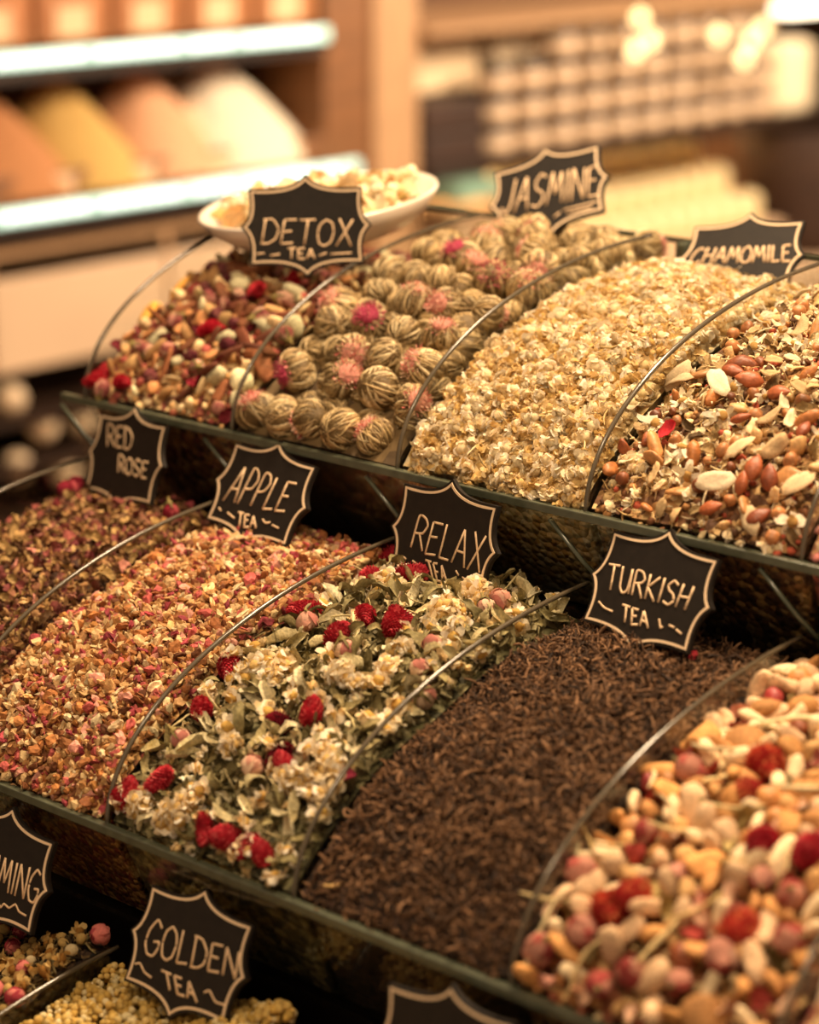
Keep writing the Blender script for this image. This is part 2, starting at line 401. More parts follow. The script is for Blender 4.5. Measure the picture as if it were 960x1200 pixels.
def g_chunk(sz=.006, cols=('EBD3A4', 'F3E2BD', 'DFC08A'), asp=(1.3, 1, .7)):
    V, F = ICO[3] if sz > .0064 else ICO[2]; p = .72; d_ = R_.normal(size=(4, 3)) * 2.6; V = V * (1 + .07 * sum(np.sin(V @ q + i) for i, q in enumerate(d_)))[:, None]
    V = np.sign(V) * np.abs(V) ** p; V = V / np.abs(V).max() * (1 + R_.normal(size=(len(V), 1)) * .02)
    V[:, 2] += R_.normal() * .3 * V[:, 0] ** 2; T = np.eye(3) + R_.normal(size=(3, 3)) * .22; V = (V * np.array(asp) * R_.uniform(.75, 1.2, 3) * sz) @ T
    c = np.tile(pick(cols), (len(V), 1)) * (1 + R_.normal(size=(len(V), 1)) * .07)
    return V, F, c
def g_flake(L=.016, Wd=.008, cols=('E9D2A8', 'DDBE8E', 'F1E0BE'), th=.0006, curl=.5):
    n = 16; A = np.linspace(0, 2 * math.pi, n, endpoint=False); ir = 1 + R_.normal(size=n) * .07
    cu = R_.uniform(-1, 1) * curl; V = [(0, 0, 0)]
    for f in (.55, 1): V += [(L / 2 * f * q * math.cos(a), Wd / 2 * f * q * math.sin(a), 0) for a, q in zip(A, ir)]
    V = np.array(V, float); V[:, 2] = cu * V[:, 0] ** 2 / L * 2 + R_.normal() * .3 * V[:, 1] ** 2 / Wd + .0003 * R_.normal(size=len(V)); m = len(V)
    F = [(0, 1 + i, 1 + (i + 1) % n) for i in range(n)]
    for i in range(n): a, b = 1 + i, 1 + (i + 1) % n; F += [(a, a + n, b + n), (a, b + n, b)]
    F2 = F + [(x + m, z + m, y + m) for x, y, z in F]
    for i in range(n): a, b = 1 + n + i, 1 + n + (i + 1) % n; F2 += [(a, a + m, b + m), (a, b + m, b)]
    c = pick(cols); C = np.tile(c, (m, 1)); C[0] *= .85; C[1 + n:] *= 1.1
    return np.concatenate([V, V - [0, 0, th]]), np.array(F2), np.concatenate([C, C])
def g_almond(L=.016, cols=('8E4A2A', 'A25732', '7B3D22')):
    nu, nv = 12, 14; V = []
    for i in range(nu):
        s = i / (nu - 1); r = math.sin(math.pi * s) ** .7 * (1 - .35 * s) + 1e-3
        for j in range(nv):
            t = 2 * math.pi * j / nv; gq = 1 + .05 * math.sin(t * 7 + s * 2)
            V.append(((s - .5) * L, r * L * .36 * gq * math.cos(t), r * L * .24 * gq * math.sin(t)))
    V = np.array(V); c = pick(cols); C = np.tile(c, (len(V), 1)) * np.tile(1 + .12 * np.sin(np.arange(nv) * 2 * math.pi / nv * 7), nu)[:, None]
    return V, np.array(quads(nu, nv, True)), C
def g_berry(r=.0042, cols=('9C6338', 'B5794A', '7A4426'), wr=.09):
    V, F = ICO[3]; d = R_.normal(size=(7, 3)) * 3.2; ph = R_.uniform(0, 6, 7)
    dis = sum(np.sin(V @ d[i] + ph[i]) for i in range(7)) / 7
    return V * (1 + wr * dis * 2)[:, None] * R_.uniform(.85, 1.12, 3) * r, F, np.tile(pick(cols), (len(V), 1)) * (1 + .25 * dis)[:, None]
def g_stem(L=.03, r=.0011, cols=('D9C08A', 'C6A870', 'E6D3A4')):
    return g_twist(L, r, cols, 8, 7, .6)
def g_cluster(n=16, R0=.0075, r=.0022, cols=('F0DCA0', 'E6C97E', 'F6E8BC')):
    g = Geo(); V, F = ICO[2]
    for i in range(n):
        z = 1 - 1.25 * (i + .5) / n; q = math.sqrt(max(0, 1 - z * z)); a = i * 2.4 + R_.normal() * .3
        p = np.array([q * math.cos(a), q * math.sin(a), z * .75]) * R0 * R_.uniform(.75, 1.05)
        g.add(V * r * R_.uniform(.7, 1.2) * (1 + R_.normal(size=(len(V), 1)) * .09) + p, F, pick(cols, None, .08))
    V, F = tube([(0, 0, -R0 * 1.1), (0, 0, 0), (0, 0, R0 * .4)], [.0008, .002, R0 * .55], 7); g.add(V, F, lin('A88F52')); return g.arr()
def g_clump(n=7, cols=('F6E8CA', 'EFDAB0', 'FBF3E0')):
    g = Geo()
    for i in range(n):
        V, F, C = g_blossom(cols, 'E4C07A', 13, .0050); z = 1 - 1.2 * (i + .5) / n; q = math.sqrt(max(0, 1 - z * z)); a = i * 2.4
        g.add(V @ rand_rot(1)[0].T + np.array([q * math.cos(a), q * math.sin(a), z * .7]) * .0058, F, C)
    return g.arr()
def g_ball(Rr=.0152):
    """rolled jasmine pearl: many crossing leaf strips bound into a ball"""
    g = Geo(); V, F = ICO[3]; shp = R_.uniform(.88, 1.1, 3) * [1, 1, .92]
    d = R_.normal(size=(5, 3)) * 3; lump = 1 + .03 * sum(np.sin(V @ q) for q in d) / 2
    g.add(V * Rr * .93 * lump[:, None] * shp, F, lin('64502F')); n = 66
    cols = ('AA9266', 'BAA276', '947A52', 'C6B086', 'A48A5E', 'D0BC92', '806844', '947C52')
    for i in range(n):
        ax = np.array([0, 0, 1.]) + R_.normal(size=3) * .22; ax /= np.linalg.norm(ax)
        u = np.cross(ax, R_.normal(size=3)); u /= np.linalg.norm(u); v = np.cross(ax, u)
        wd = R_.uniform(.04, .11); lift = R_.uniform(.955, 1.03); c0 = R_.uniform(-.4, .4); ln = R_.uniform(.7, 1.5); bow = R_.normal() * .3; P = []
        for s in np.linspace(-1, 1, 9):
            ph = c0 + s * ln; wl = wd * (1 - .75 * s * s)
            for w in (-1, -.35, .35, 1):
                t = bow * s * s + w * wl / max(.5, abs(math.cos(ph)))
                dr = math.cos(ph) * (math.cos(t) * u + math.sin(t) * v) + math.sin(ph) * ax
                P.append(dr * Rr * lift * (1 - .06 * w * w - .03 * abs(s) ** 3))
        C = np.tile(pick(cols, None, .1), (36, 1)) * np.repeat(1 + .12 * np.sin(np.linspace(0, 7, 9) + i), 4)[:, None]
        g.add(np.array(P) * shp, quads(9, 4), C)
    return g.arr()
def g_tuft(Rr=.0154, cols=('E2A090', 'D07A72', 'EDBFA8', 'F2D4BA')):
    g = Geo(); n = 90
    for i in range(n):
        z = 1 - .42 * (i + .5) / n; q = math.sqrt(1 - z * z); a = i * 2.4; nr = np.array([q * math.cos(a), q * math.sin(a), z]); b = nr * Rr * .86
        t = np.array([-math.sin(a), math.cos(a), 0]); up = nr + R_.normal(size=3) * .35; up /= np.linalg.norm(up); l = R_.uniform(.0026, .0048)
        g.add([b - t * .0007, b + t * .0007, b + up * l * .7 + t * .0006, b + up * l, b + up * l * .7 - t * .0006], [(0, 1, 2), (0, 2, 4), (4, 2, 3)], pick(cols, None, .1))
    V, F = ICO[2]; g.add(V * Rr * [.55, .55, .22] + [0, 0, Rr * .70], F, lin(cols[0])); return g.arr()
def g_petal(L=.012, cols=('B9303A', 'C8444A', 'A0202E')): 
    V, F, C = g_leaf(L, L * .75, cols, 1.4, 1.1, 7, 5); return V, F, C

# ---- sampling and placing
def sample(t, k, n, mind=0, ylo=.008, yhi=None, m=.006, taken=None):
    yhi = yhi or YMAX[t] - .006; pts = []; tk = list(taken) if taken else []
    if mind == 0:
        return np.stack([R_.uniform(k * W + m, (k + 1) * W - m, n), R_.uniform(ylo, yhi, n)], -1)
    tries = 0; cell = {}
    def key(p): return (int(p[0] // mind), int(p[1] // mind))
    for p in tk: cell.setdefault(key(p), []).append(p)
    while len(pts) < n and tries < n * 40:
        tries += 1; p = (R_.uniform(k * W + m, (k + 1) * W - m), R_.uniform(ylo, yhi)); c = key(p); ok = True
        for i in (-1, 0, 1):
            for j in (-1, 0, 1):
                for q in cell.get((c[0] + i, c[1] + j), ()):
                    sl = 1.25 if p[1] < .1 else 1.0
                    if (p[0] - q[0]) ** 2 + ((p[1] - q[1]) * sl) ** 2 < mind ** 2: ok = False
        if ok: pts.append(p); cell.setdefault(c, []).append(p)
    return np.array(pts)
SMOOTH = {'apple_crumbs': False, 'rose_crumbs': False}
def stuff(name, t, k, protos, n, label, cols=None, lift=(-.002, .002), mode='free', tilt=.5, srange=(.75, 1.25), mat=PIECE, ylo=.0045, jc=.13, m=.006):
    S = sample(t, k, n, 0, ylo, None, m); n = len(S); pos = np.stack([S[:, 0], S[:, 1], hz(t, k, S[:, 0], S[:, 1]) + R_.uniform(*lift, n)], -1)
    R = rand_rot(n) if mode == 'free' else lay_rot(hnorm(t, k, S[:, 0], S[:, 1]), tilt)
    s = R_.uniform(*srange, n); tint = np.ones((n, 3)) if cols is None else pick(cols, n, jc)
    which = R_.integers(len(protos), size=n); VV = []; FF = []; CC = []; off = 0
    for i, (V, F, C) in enumerate(protos):
        I = np.where(which == i)[0]
        if not len(I): continue
        A = np.einsum('nij,vj->nvi', R[I] * s[I, None, None], V) + pos[I, None, :]
        VV.append(A.reshape(-1, 3)); CC.append((C[None] * tint[I, None, :]).reshape(-1, 3))
        FF.append((np.asarray(F)[None] + (np.arange(len(I)) * len(V))[:, None, None] + off).reshape(-1, 3)); off += len(I) * len(V)
    o = link(name, mesh(name, np.concatenate(VV), np.concatenate(FF), np.clip(np.concatenate(CC), 0, 1), mat, SMOOTH.get(name, True))); o.location = ORG[t]
    return tag(o, label, 'tea', kind='stuff')
def protos(name, fn, n, mat=PIECE, *a, **k): return [mesh(name, *fn(*a, **k), mat) for _ in range(n)]
def put(name, me, P, R, s, label, cat, group, kids=()):
    o = link(name, me); M = Matrix.Identity(4)
    for i in range(3):
        for j in range(3): M[i][j] = R[i][j] * s
        M[i][3] = P[i]
    o.matrix_world = M; tag(o, label, cat, group)
    for kn, km in kids:
        c = link(kn, km, o)
    return o
def indiv(name, t, k, meshes, S, label, cat, group, lift=0., mode='free', tilt=.45, srange=(.85, 1.15), kids=None):
    if len(S) == 0: return
    S = np.asarray(S); Nn = hnorm(t, k, S[:, 0], S[:, 1]); R = rand_rot(len(S)) if mode == 'free' else lay_rot(Nn, tilt)
    Z = hz(t, k, S[:, 0], S[:, 1])
    for i, (x, y) in enumerate(S):
        P = ORG[t] + np.array([x, y, Z[i]]) + Nn[i] * lift; w_ = R_.integers(len(meshes))
        put(name, meshes[w_], P, R[i], R_.uniform(*srange), label, cat, group, () if kids is None else kids(i, w_))
def at_px(t, k, pts): return [tuple(heap_at(p[:2], t, k)[:2]) for p in pts]
def lie_x(n):
    """long axis lying in the surface"""
    return n

# ================================================================== top tier
HM = {}
heap('T', 0, 'loose broken detox tea bedding under the larger petals and fruit pieces', heap_mat('detox_bed', ('A87A4A', '7A3A30', 'D8B884', '5E3A24', 'C69A62'), 170), .006)
heap('T', 1, 'bed coloured dark for shade beneath the rolled jasmine tea balls', heap_mat('jasmine_bed', ('5E4A2C', '705A38', '4C3A22'), 60), .014)  # bed colours darkened to stand for shade between the balls
heap('T', 2, 'dense bed of crushed chamomile under the loose blossoms', heap_mat('chamomile_bed', ('E6CFA0', 'DCC088', 'EEDDB4', 'CDA866'), 190), .004)
heap('T', 3, 'bed of crushed herbs beneath the almonds and pale slices', heap_mat('nut_bed', ('A57C4C', '7A5434', 'CFAE78', '5C3C24'), 190), .005)
heap('T', 4, 'bed of pink herb crumbs at the right end of the top row', heap_mat('pink_bed', ('C99A72', 'B5605A', 'E0C090', '8A5A3A'), 160), .004)
heap('T', 5, 'bed of herb crumbs in the last bin of the top row', bpy.data.materials['pink_bed'], .0)

# -- detox
crumbs = [g_crumb() for _ in range(8)]
stuff('detox_crumbs', 'T', 0, crumbs, 1500, 'small broken crumbs filling the detox tea heap', ('C79A63', 'E3C48F', '8A4A34', '6A3A28', 'B25A50', 'EBD3A6', 'A9774A'), (-.005, .001), srange=(.9, 1.9))
dchunk = protos('fruit_chunk', g_chunk, 6, PIECE, .0058, ('D9BC8C', 'E4CFA4', 'C9A06A', 'D4B284', 'D2C8A0', 'BE905C', 'C08A5A'))
dflake = protos('bark_chip', g_chunk, 5, PIECE, .0062, ('A96F42', '8A5434', 'C48A58', '6B3B28'), (1.7, .8, .35))
dbud = protos('rosebud', g_bud, 5, BLOOM); dcal = protos('calyx', g_calyx, 3, LEAFM)
dbud2 = protos('purple_bud', g_bud, 3, BLOOM, .011, .0055, ('7A4444', '643036', '8E5654', 'A06E64'))
dred = protos('hibiscus_petal', g_amaranth, 4, BLOOM, .021, .0055, ('C4283A', 'D8404A', 'A81C2C', 'D9525A'))
fix = at_px('T', 0, [(345, 340), (302, 346), (250, 388), (108, 452), (137, 470)])
indiv('hibiscus_flower', 'T', 0, dred, fix, 'crimson dried flower piece in the detox tea heap', 'dried flower', 'red pieces in the detox tea', .004, 'lay', .3)
fy = at_px('T', 0, [(172, 372), (200, 340)])
indiv('orange_slice', 'T', 0, protos('orange_slice', g_chunk, 2, PIECE, .0085, ('E5A84E', 'E0B060'), (1.2, 1, .5)), fy, 'yellow-orange dried fruit piece at the left side of the detox heap', 'dried fruit', 'orange fruit pieces', .004, 'lay', .2)
Sd = sample('T', 0, 330, .0085, taken=fix + fy); nd = len(Sd)
cut = [int(nd * f) for f in (.36, .74, .83, .93)]
indiv('fruit_chunk', 'T', 0, dchunk, Sd[:cut[0]], 'cream dried fruit chunk in the detox tea heap', 'dried fruit', 'cream fruit chunks in the detox tea', .002, 'free', srange=(.6, 1.2))
indiv('bark_chip', 'T', 0, dflake, Sd[cut[0]:cut[1]], 'brown woody chip in the detox tea heap', 'bark chip', 'brown chips in the detox tea', .002, 'lay', .6, (.6, 1.2))
indiv('rosebud', 'T', 0, dbud, Sd[cut[1]:cut[2]], 'pink dried rosebud in the detox tea heap', 'rosebud', 'pink rosebuds in the detox tea', .003, 'free', srange=(.7, 1.05), kids=lambda i, w: [('calyx', dcal[i % 3])])
indiv('purple_bud', 'T', 0, dbud2, Sd[cut[2]:cut[3]], 'wine-purple dried bud in the detox tea heap', 'flower bud', 'purple buds in the detox tea', .003, 'free', srange=(.7, 1.05))
indiv('hibiscus_petal', 'T', 0, protos('hibiscus_petal', g_petal, 4, PIECE, .012, ('8E1F30', 'A92A3A', '6B1622')), Sd[cut[3]:], 'dark red curled petal in the detox tea heap', 'petal', 'red petals in the detox tea', .003, 'lay', .6)

# -- jasmine balls
jb = protos('jasmine_ball', g_ball, 9, BALLM); jt = protos('blossom_tip', g_tuft, 4, BLOOM)
jt2 = protos('blossom_tip', g_tuft, 2, BLOOM, .0148, ('C0506A', 'CC6474', 'A83C56', 'DB8E8A'))
S1 = np.concatenate([[(.165, .014), (.190, .013), (.2165, .014), (.243, .013), (.272, .014)], sample('T', 1, 200, .0255, .031, .300, .0140, [(.165, .014), (.190, .013), (.2165, .014), (.243, .013), (.272, .014)])])
indiv('jasmine_ball', 'T', 1, jb, S1[::2], 'rolled jasmine tea ball with a pink blossom tip, in the heap before the jasmine sign', 'tea ball', 'jasmine tea balls with pink tips', -.001, 'lay', .75, (.82, 1.02), kids=lambda i, w: [('blossom_tip', (jt + jt + jt2)[(i * 3) % 10])])
indiv('jasmine_ball', 'T', 1, jb, S1[1::2], 'plain tan rolled jasmine tea ball, in the heap before the jasmine sign', 'tea ball', 'plain jasmine tea balls', -.001, 'free', .6, (.82, 1.02))
Sx = sample('T', 1, 110, .0205, .016, .295, .013)
indiv('jasmine_ball', 'T', 1, jb, Sx, 'half-buried rolled jasmine tea ball between the upper balls', 'tea ball', 'buried jasmine tea balls', -.0125, 'free', .6, (.85, 1.0))

# -- chamomile
bl = [g_blossom() for _ in range(14)]
stuff('chamomile_blossoms', 'T', 2, bl, 3400, 'mass of pale dried chamomile blossoms filling the heap before the chamomile sign', ('FFFFFF', 'F6E4BE', 'FFF3DC', 'EDD4A0'), (-.004, .0025), mat=BLOOM, srange=(.7, 1.2), jc=.05)
bm_ = [mesh('chamomile_blossom', V, F, C, BLOOM) for V, F, C in bl]
S2 = sample('T', 2, 285, .0065)
indiv('chamomile_blossom', 'T', 2, bm_, S2, 'pale dried chamomile blossom on the surface of the chamomile heap', 'blossom', 'chamomile blossoms', .0028, 'free', srange=(.85, 1.3))
stb = protos('loose_straw', g_stem, 5, PIECE, .014, .0005)
indiv('loose_straw', 'T', 2, stb, sample('T', 2, 60, .012), 'thin straw stem lying on the chamomile heap', 'stem', 'straws on the chamomile', .004, 'lay', .35, (.6, 1.3))

# -- almonds and slices
stuff('herb_crumbs', 'T', 3, [g_crumb() for _ in range(6)], 1500, 'crushed brown herbs filling the almond mix', ('9A6E42', '6B4428', 'C9A672', 'E4CFA0', '503420', 'A8503A'), (-.004, .001), srange=(.7, 1.5))
stuff('herb_shreds', 'T', 3, [g_twist(.011, .0006) for _ in range(8)], 900, 'thin straw shreds scattered through the almond mix', ('E0C694', 'C9A870', '8A6A40', 'EEDDB4'), (-.001, .0035), 'lay', .35, (.6, 1.4))
stuff('chamomile_dust', 'T', 3, bl, 420, 'chamomile blossoms spilled into the front of the almond mix', None, (-.002, .002), mat=BLOOM, srange=(.6, .95))
fa = at_px('T', 3, [(873, 573), (905, 568), (862, 445), (880, 455), (832, 617), (887, 556), (870, 500), (893, 612), (945, 512), (915, 470)])
indiv('almond', 'T', 3, protos('almond', g_almond, 5, NUT), fa, 'reddish-brown whole almond in the top-row nut mix', 'almond', 'almonds in the nut mix', .006, 'lay', .3)
ff = at_px('T', 3, [(940, 398), (912, 535), (868, 535), (845, 573), (880, 626), (845, 460), (760, 455), (905, 500), (940, 575), (800, 455)])
indiv('pale_slice', 'T', 3, protos('pale_slice', g_flake, 6, BLOOM, .022, .011, ('EAD2AA', 'DDBE92', 'F1E2C4')), ff, 'large pale translucent dried slice in the top-row nut mix', 'dried slice', 'large pale slices', .008, 'lay', .3)
fr = at_px('T', 3, [(787, 510)])
indiv('rose_petal', 'T', 3, protos('rose_petal', g_petal, 1, BLOOM, .013, ('D8404A',)), fr, 'single bright red petal in the top-row nut mix', 'petal', None or 'red petal in the nut mix', .006, 'lay', .2)
Se = sample('T', 3, 320, .0085, taken=fa + ff + fr); ne = len(Se); cut = [int(ne * f) for f in (.30, .48, .70, .85)]
indiv('pale_flake', 'T', 3, protos('pale_flake', g_flake, 8, BLOOM, .012, .0055), Se[:cut[0]], 'small pale seed flake in the top-row nut mix', 'flake', 'small pale flakes', .0045, 'lay', .55, (.6, 1.3))
indiv('brown_berry', 'T', 3, protos('brown_berry', g_berry, 6, NUT), Se[cut[0]:cut[1]], 'wrinkled brown berry in the top-row nut mix', 'berry', 'brown berries in the nut mix', .003, 'free', srange=(.6, 1.15))
indiv('herb_leaf', 'T', 3, protos('herb_leaf', g_leaf, 6, LEAFM, .015, .006, ('6B5232', '4A3420', '8A7046', 'A88C5C')), Se[cut[1]:cut[2]], 'dark curled leaf in the top-row nut mix', 'leaf', 'dark leaves in the nut mix', .003, 'lay', .5, (.6, 1.2))
indiv('nut_piece', 'T', 3, protos('nut_piece', g_chunk, 6, NUT, .0055, ('C98F58', 'B0703E', 'D9AC74', '94502E')), Se[cut[2]:cut[3]], 'tan broken nut piece in the top-row nut mix', 'nut piece', 'nut pieces', .003, 'free', srange=(.6, 1.2))
indiv('white_floret', 'T', 3, protos('white_floret', g_blossom, 4, BLOOM, ('F1E6CE', 'E9D9B6'), 'C9A060', 9, .0085), Se[cut[3]:], 'pale star-shaped floret in the top-row nut mix', 'floret', 'pale florets', .004, 'lay', .5, (.6, 1.2))

# -- pink bin at the right end
stuff('pink_crumbs', 'T', 4, crumbs, 500, 'pink and cream herb crumbs in the rightmost visible top bin', ('D98A84', 'EBCFA8', 'C65A5A', 'B98858'), (-.003, .002), srange=(1, 2.2))
indiv('pink_chunk', 'T', 4, protos('pink_chunk', g_chunk, 5, PIECE, .006, ('E6A49A', 'EBD0AC', 'D4706C', 'F0DCC0')), sample('T', 4, 70, .011, yhi=.12), 'pink or cream dried piece in the rightmost top bin', 'dried fruit', 'pink pieces at the end of the top row', .003)

# ================================================================== middle tier
heap('M', 0, 'bed of broken rose tea beneath the petals in the red rose bin', heap_mat('rose_bed', ('7A4A30', '5C2E28', 'A8784C', '3E2418', '8E3A40'), 190), .004)
heap('M', 1, 'bed of fine apple crumbs under the loose apple tea', heap_mat('apple_bed', ('C08A4C', 'A4683A', 'D8A868', '8A3A2E', '7A4A2A'), 260), .003)
heap('M', 2, 'bed of grey-green herbs under the relax tea flowers', heap_mat('relax_bed', ('6E6844', '8A845C', '4A4630', 'A89C70'), 150), .007)
heap('M', 3, 'bed of dark leaf beneath the loose black tea', heap_mat('black_tea_bed', ('2E1C10', '3C2616', '22140C', '4A3020'), 300), .003)
heap('M', 4, 'bed of crumbs under the large pieces of the rosebud mix', heap_mat('bud_bed', ('B98850', '8A5030', 'D9B47C', '5E3A22'), 150), .008)
heap('M', 5, 'bed of pink crumbs in the last bin of the middle row', bpy.data.materials['pink_bed'], .003)

# -- red rose
stuff('rose_crumbs', 'M', 0, [g_crumb(None, (1.3, 1, .6)) for _ in range(8)], 3600, 'broken petals and leaf filling the red rose tea heap', ('7A4E2E', 'B0824E', 'D2AC74', '5A3022', '864440', '4A2E1C', 'C09060', '98664A', 'A87C4C'), (-.004, .002), srange=(.7, 1.4))
S0 = sample('M', 0, 280, .008, .05); n0 = len(S0)
indiv('rose_petal', 'M', 0, protos('rose_petal', g_petal, 6, PIECE, .009, ('84383C', '985048', '5E2824', 'B4786A')), S0[:n0 // 3], 'dusky red curled petal in the red rose tea heap', 'petal', 'red petals in the red rose tea', .003, 'lay', .6, (.6, 1.2))
indiv('leaf_shred', 'M', 0, protos('leaf_shred', g_leaf, 6, LEAFM, .011, .005, ('8A6A3E', 'B08E58', '6B4A2C', 'C9A870')), S0[n0 // 3:], 'tan curled leaf shred in the red rose tea heap', 'leaf', 'leaf shreds in the red rose tea', .003, 'lay', .6, (.6, 1.2))
indiv('rosebud', 'M', 0, protos('rosebud', g_bud, 3, BLOOM, .013, .006, ('A83848', '8E2A3A', 'C05A60')), at_px('M', 0, [(33, 585), (68, 580), (85, 575), (200, 605)]), 'dark pink rosebud near the back of the red rose tea', 'rosebud', 'rosebuds in the red rose tea', .004, 'free', kids=lambda i, w: [('calyx', dcal[i % 3])])

# -- apple
AC = ('CFA068', 'BE8A54', 'E2BE8A', 'B0783E', 'C89460', 'D8AE74', 'EED6A8', 'DDB884', 'A86C3C', '8E5630', 'C28048', 'D0A070', 'E6C690', 'C4605A', 'A2404A', 'D89684', '6E4024', 'B88450')
ac = [g_crumb(None, (1.35, 1, .7), 1, .3) for _ in range(10)]
stuff('apple_crumbs', 'M', 1, ac, 6200, 'mass of fine tan and red apple crumbs filling the apple tea heap', tuple('%02X%02X%02X' % tuple(int(int(c[i:i + 2], 16) * .90) for i in (0, 2, 4)) for c in AC), (-.003, .002), srange=(.75, 1.5))
am = [mesh('apple_piece', *g_crumb(AC, (1.4, 1, .6), 2, .16, .0030), PIECE, False) for _ in range(24)]
indiv('apple_piece', 'M', 1, am, sample('M', 1, 290, .0062), 'small diced piece of dried apple on the apple tea heap', 'apple piece', 'diced apple pieces', .002, 'free', srange=(.7, 1.25))

# -- relax
LC = ('B4A67A', 'C6B98E', '96895E', 'D6CAA4', '7E734C')
lv = [g_leaf(.017, .006, LC) for _ in range(12)]
stuff('herb_leaf_bits', 'M', 2, [g_leaf(.013, .0036, LC, 2.4, 1.4, 5, 3) for _ in range(12)], 1700, 'broken grey-green herb leaf filling the relax tea heap', None, (-.006, .001), 'lay', .6, (.6, 1.3), LEAFM)
stuff('white_petal_bits', 'M', 2, bl, 260, 'small cream petals sprinkled through the relax tea', ('FFFFFF', 'F4E6C8'), (-.003, .002), mat=BLOOM, srange=(.5, .95))
fa = at_px('M', 2, [(333, 724), (438, 654), (487, 682), (437, 684), (470, 733), (254, 785), (242, 840), (193, 921), (159, 935), (133, 950), (243, 986), (295, 994), (313, 1005), (369, 842), (400, 750), (462, 742), (341, 907), (430, 728), (267, 1002)])
indiv('red_amaranth', 'M', 2, protos('red_amaranth', g_amaranth, 6, BLOOM, .0235, .0072), fa, 'crimson globe flower head in the relax tea heap', 'dried flower', 'crimson flower heads in the relax tea', .005, 'lay', .3, (.8, 1.12))
fd = at_px('M', 2, [(328, 852), (330, 893)])
indiv('dark_amaranth', 'M', 2, protos('dark_amaranth', g_amaranth, 2, BLOOM, .019, .0072, ('6E1420', '8A1C2A', '521018', '7C2430')), fd, 'dark wine-red flower head in the relax tea heap', 'dried flower', 'dark flower heads in the relax tea', .003, 'lay', .3, (.85, 1.1))
fb = at_px('M', 2, [(363, 738), (407, 770), (217, 873), (585, 712), (508, 765), (492, 792), (497, 826), (570, 722), (300, 905)])
PB = ('DFB29A', 'D09A86', 'E8C8AA', 'C48074')
indiv('pink_rosebud', 'M', 2, protos('pink_rosebud', g_bud, 4, BLOOM, .0135, .0062, PB), fb, 'pale pink rosebud in the relax tea heap', 'rosebud', 'rosebuds in the relax tea', .005, 'free', srange=(.85, 1.1), kids=lambda i, w: [('calyx', dcal[i % 3])])
fm = at_px('M', 2, [(430, 930), (812, 775)][:1])
indiv('magenta_petal', 'M', 2, protos('magenta_petal', g_petal, 1, BLOOM, .012, ('B0405A',)), fm, 'magenta petal at the border of the relax tea and the black tea', 'petal', 'magenta petal', .004, 'lay', .2)
WC = ('F2E2C2', 'EAD2A2', 'F7ECD4')
fw = at_px('M', 2, [(345, 920), (368, 922), (392, 908), (385, 888), (300, 790), (322, 800), (250, 818), (275, 880), (160, 965), (225, 945), (290, 1010), (262, 780), (420, 810), (455, 790), (520, 720), (540, 740), (560, 700), (455, 690), (400, 800), (375, 940), (140, 965), (215, 960), (330, 790), (470, 770), (200, 965)])
indiv('cream_blossom_clump', 'M', 2, protos('cream_blossom_clump', g_clump, 6, BLOOM, 7), fw, 'cream clump of dried blossom in the relax tea heap', 'blossom', 'cream blossom clumps in the relax tea', .004, 'lay', .5, (.75, 1.15))
Sl = sample('M', 2, 300, .0075, taken=fa + fd + fb + fw); nl = len(Sl)
lm_ = protos('herb_leaf', g_leaf, 20, LEAFM, .025, .0062, LC, 2.6, 2.0)
indiv('herb_leaf', 'M', 2, lm_, Sl[:int(nl * .72)], 'curled grey-green herb leaf in the relax tea heap', 'leaf', 'herb leaves in the relax tea', .0035, 'lay', .45, (.6, 1.2))
indiv('cream_blossom', 'M', 2, [mesh('cream_blossom', *g_blossom(WC, 'DDB464', 14, .0055), BLOOM) for _ in range(5)], Sl[int(nl * .72):int(nl * .9)], 'single cream blossom in the relax tea heap', 'blossom', 'single blossoms in the relax tea', .004, 'free', srange=(.8, 1.25))
indiv('herb_twig', 'M', 2, protos('herb_twig', g_stem, 5, PIECE, .02, .0006, ('B8A878', 'CDBB8A')), Sl[int(nl * .9):], 'thin pale stem sticking out of the relax tea heap', 'stem', 'stems in the relax tea', .005, 'lay', .5, (.6, 1.3))

# -- turkish black tea
TC = ('523824', '6A4C34', '3E2A1A', '825E40', '302014', '967050')
tw = [g_twist(.0090, .00056, None, 6, 4, 3.4) for _ in range(20)]
stuff('black_tea_leaf', 'M', 3, tw, 11500, 'mass of twisted dark brown black tea leaf filling the Turkish tea heap', TC, (-.003, .0026), 'lay', .8, (.5, 1.3))
tm = [mesh('tea_leaf', *g_twist(.013, .0009, TC, 8, 6, 3.0), LEAFM) for _ in range(20)]
indiv('tea_leaf', 'M', 3, tm, sample('M', 3, 290, .0062), 'long twisted brown leaf on the surface of the Turkish tea', 'tea leaf', 'larger twisted tea leaves', .002, 'lay', .7, (.6, 1.2))
indiv('red_petal', 'M', 3, protos('red_petal', g_petal, 1, BLOOM, .008, ('C8404A',)), at_px('M', 3, [(810, 774)]), 'small red petal on the black tea beside the Turkish tea sign', 'petal', 'red petal on black tea', .003, 'lay', .2)
indiv('loose_straw', 'M', 3, protos('loose_straw', g_twist, 1, PIECE, .016, .0009, ('C9A468',), 8, 6, 1.6), at_px('M', 3, [(393, 1050)]), 'pale curved straw on the black tea near the front glass', 'stem', 'straw on black tea', .003, 'lay', .2)

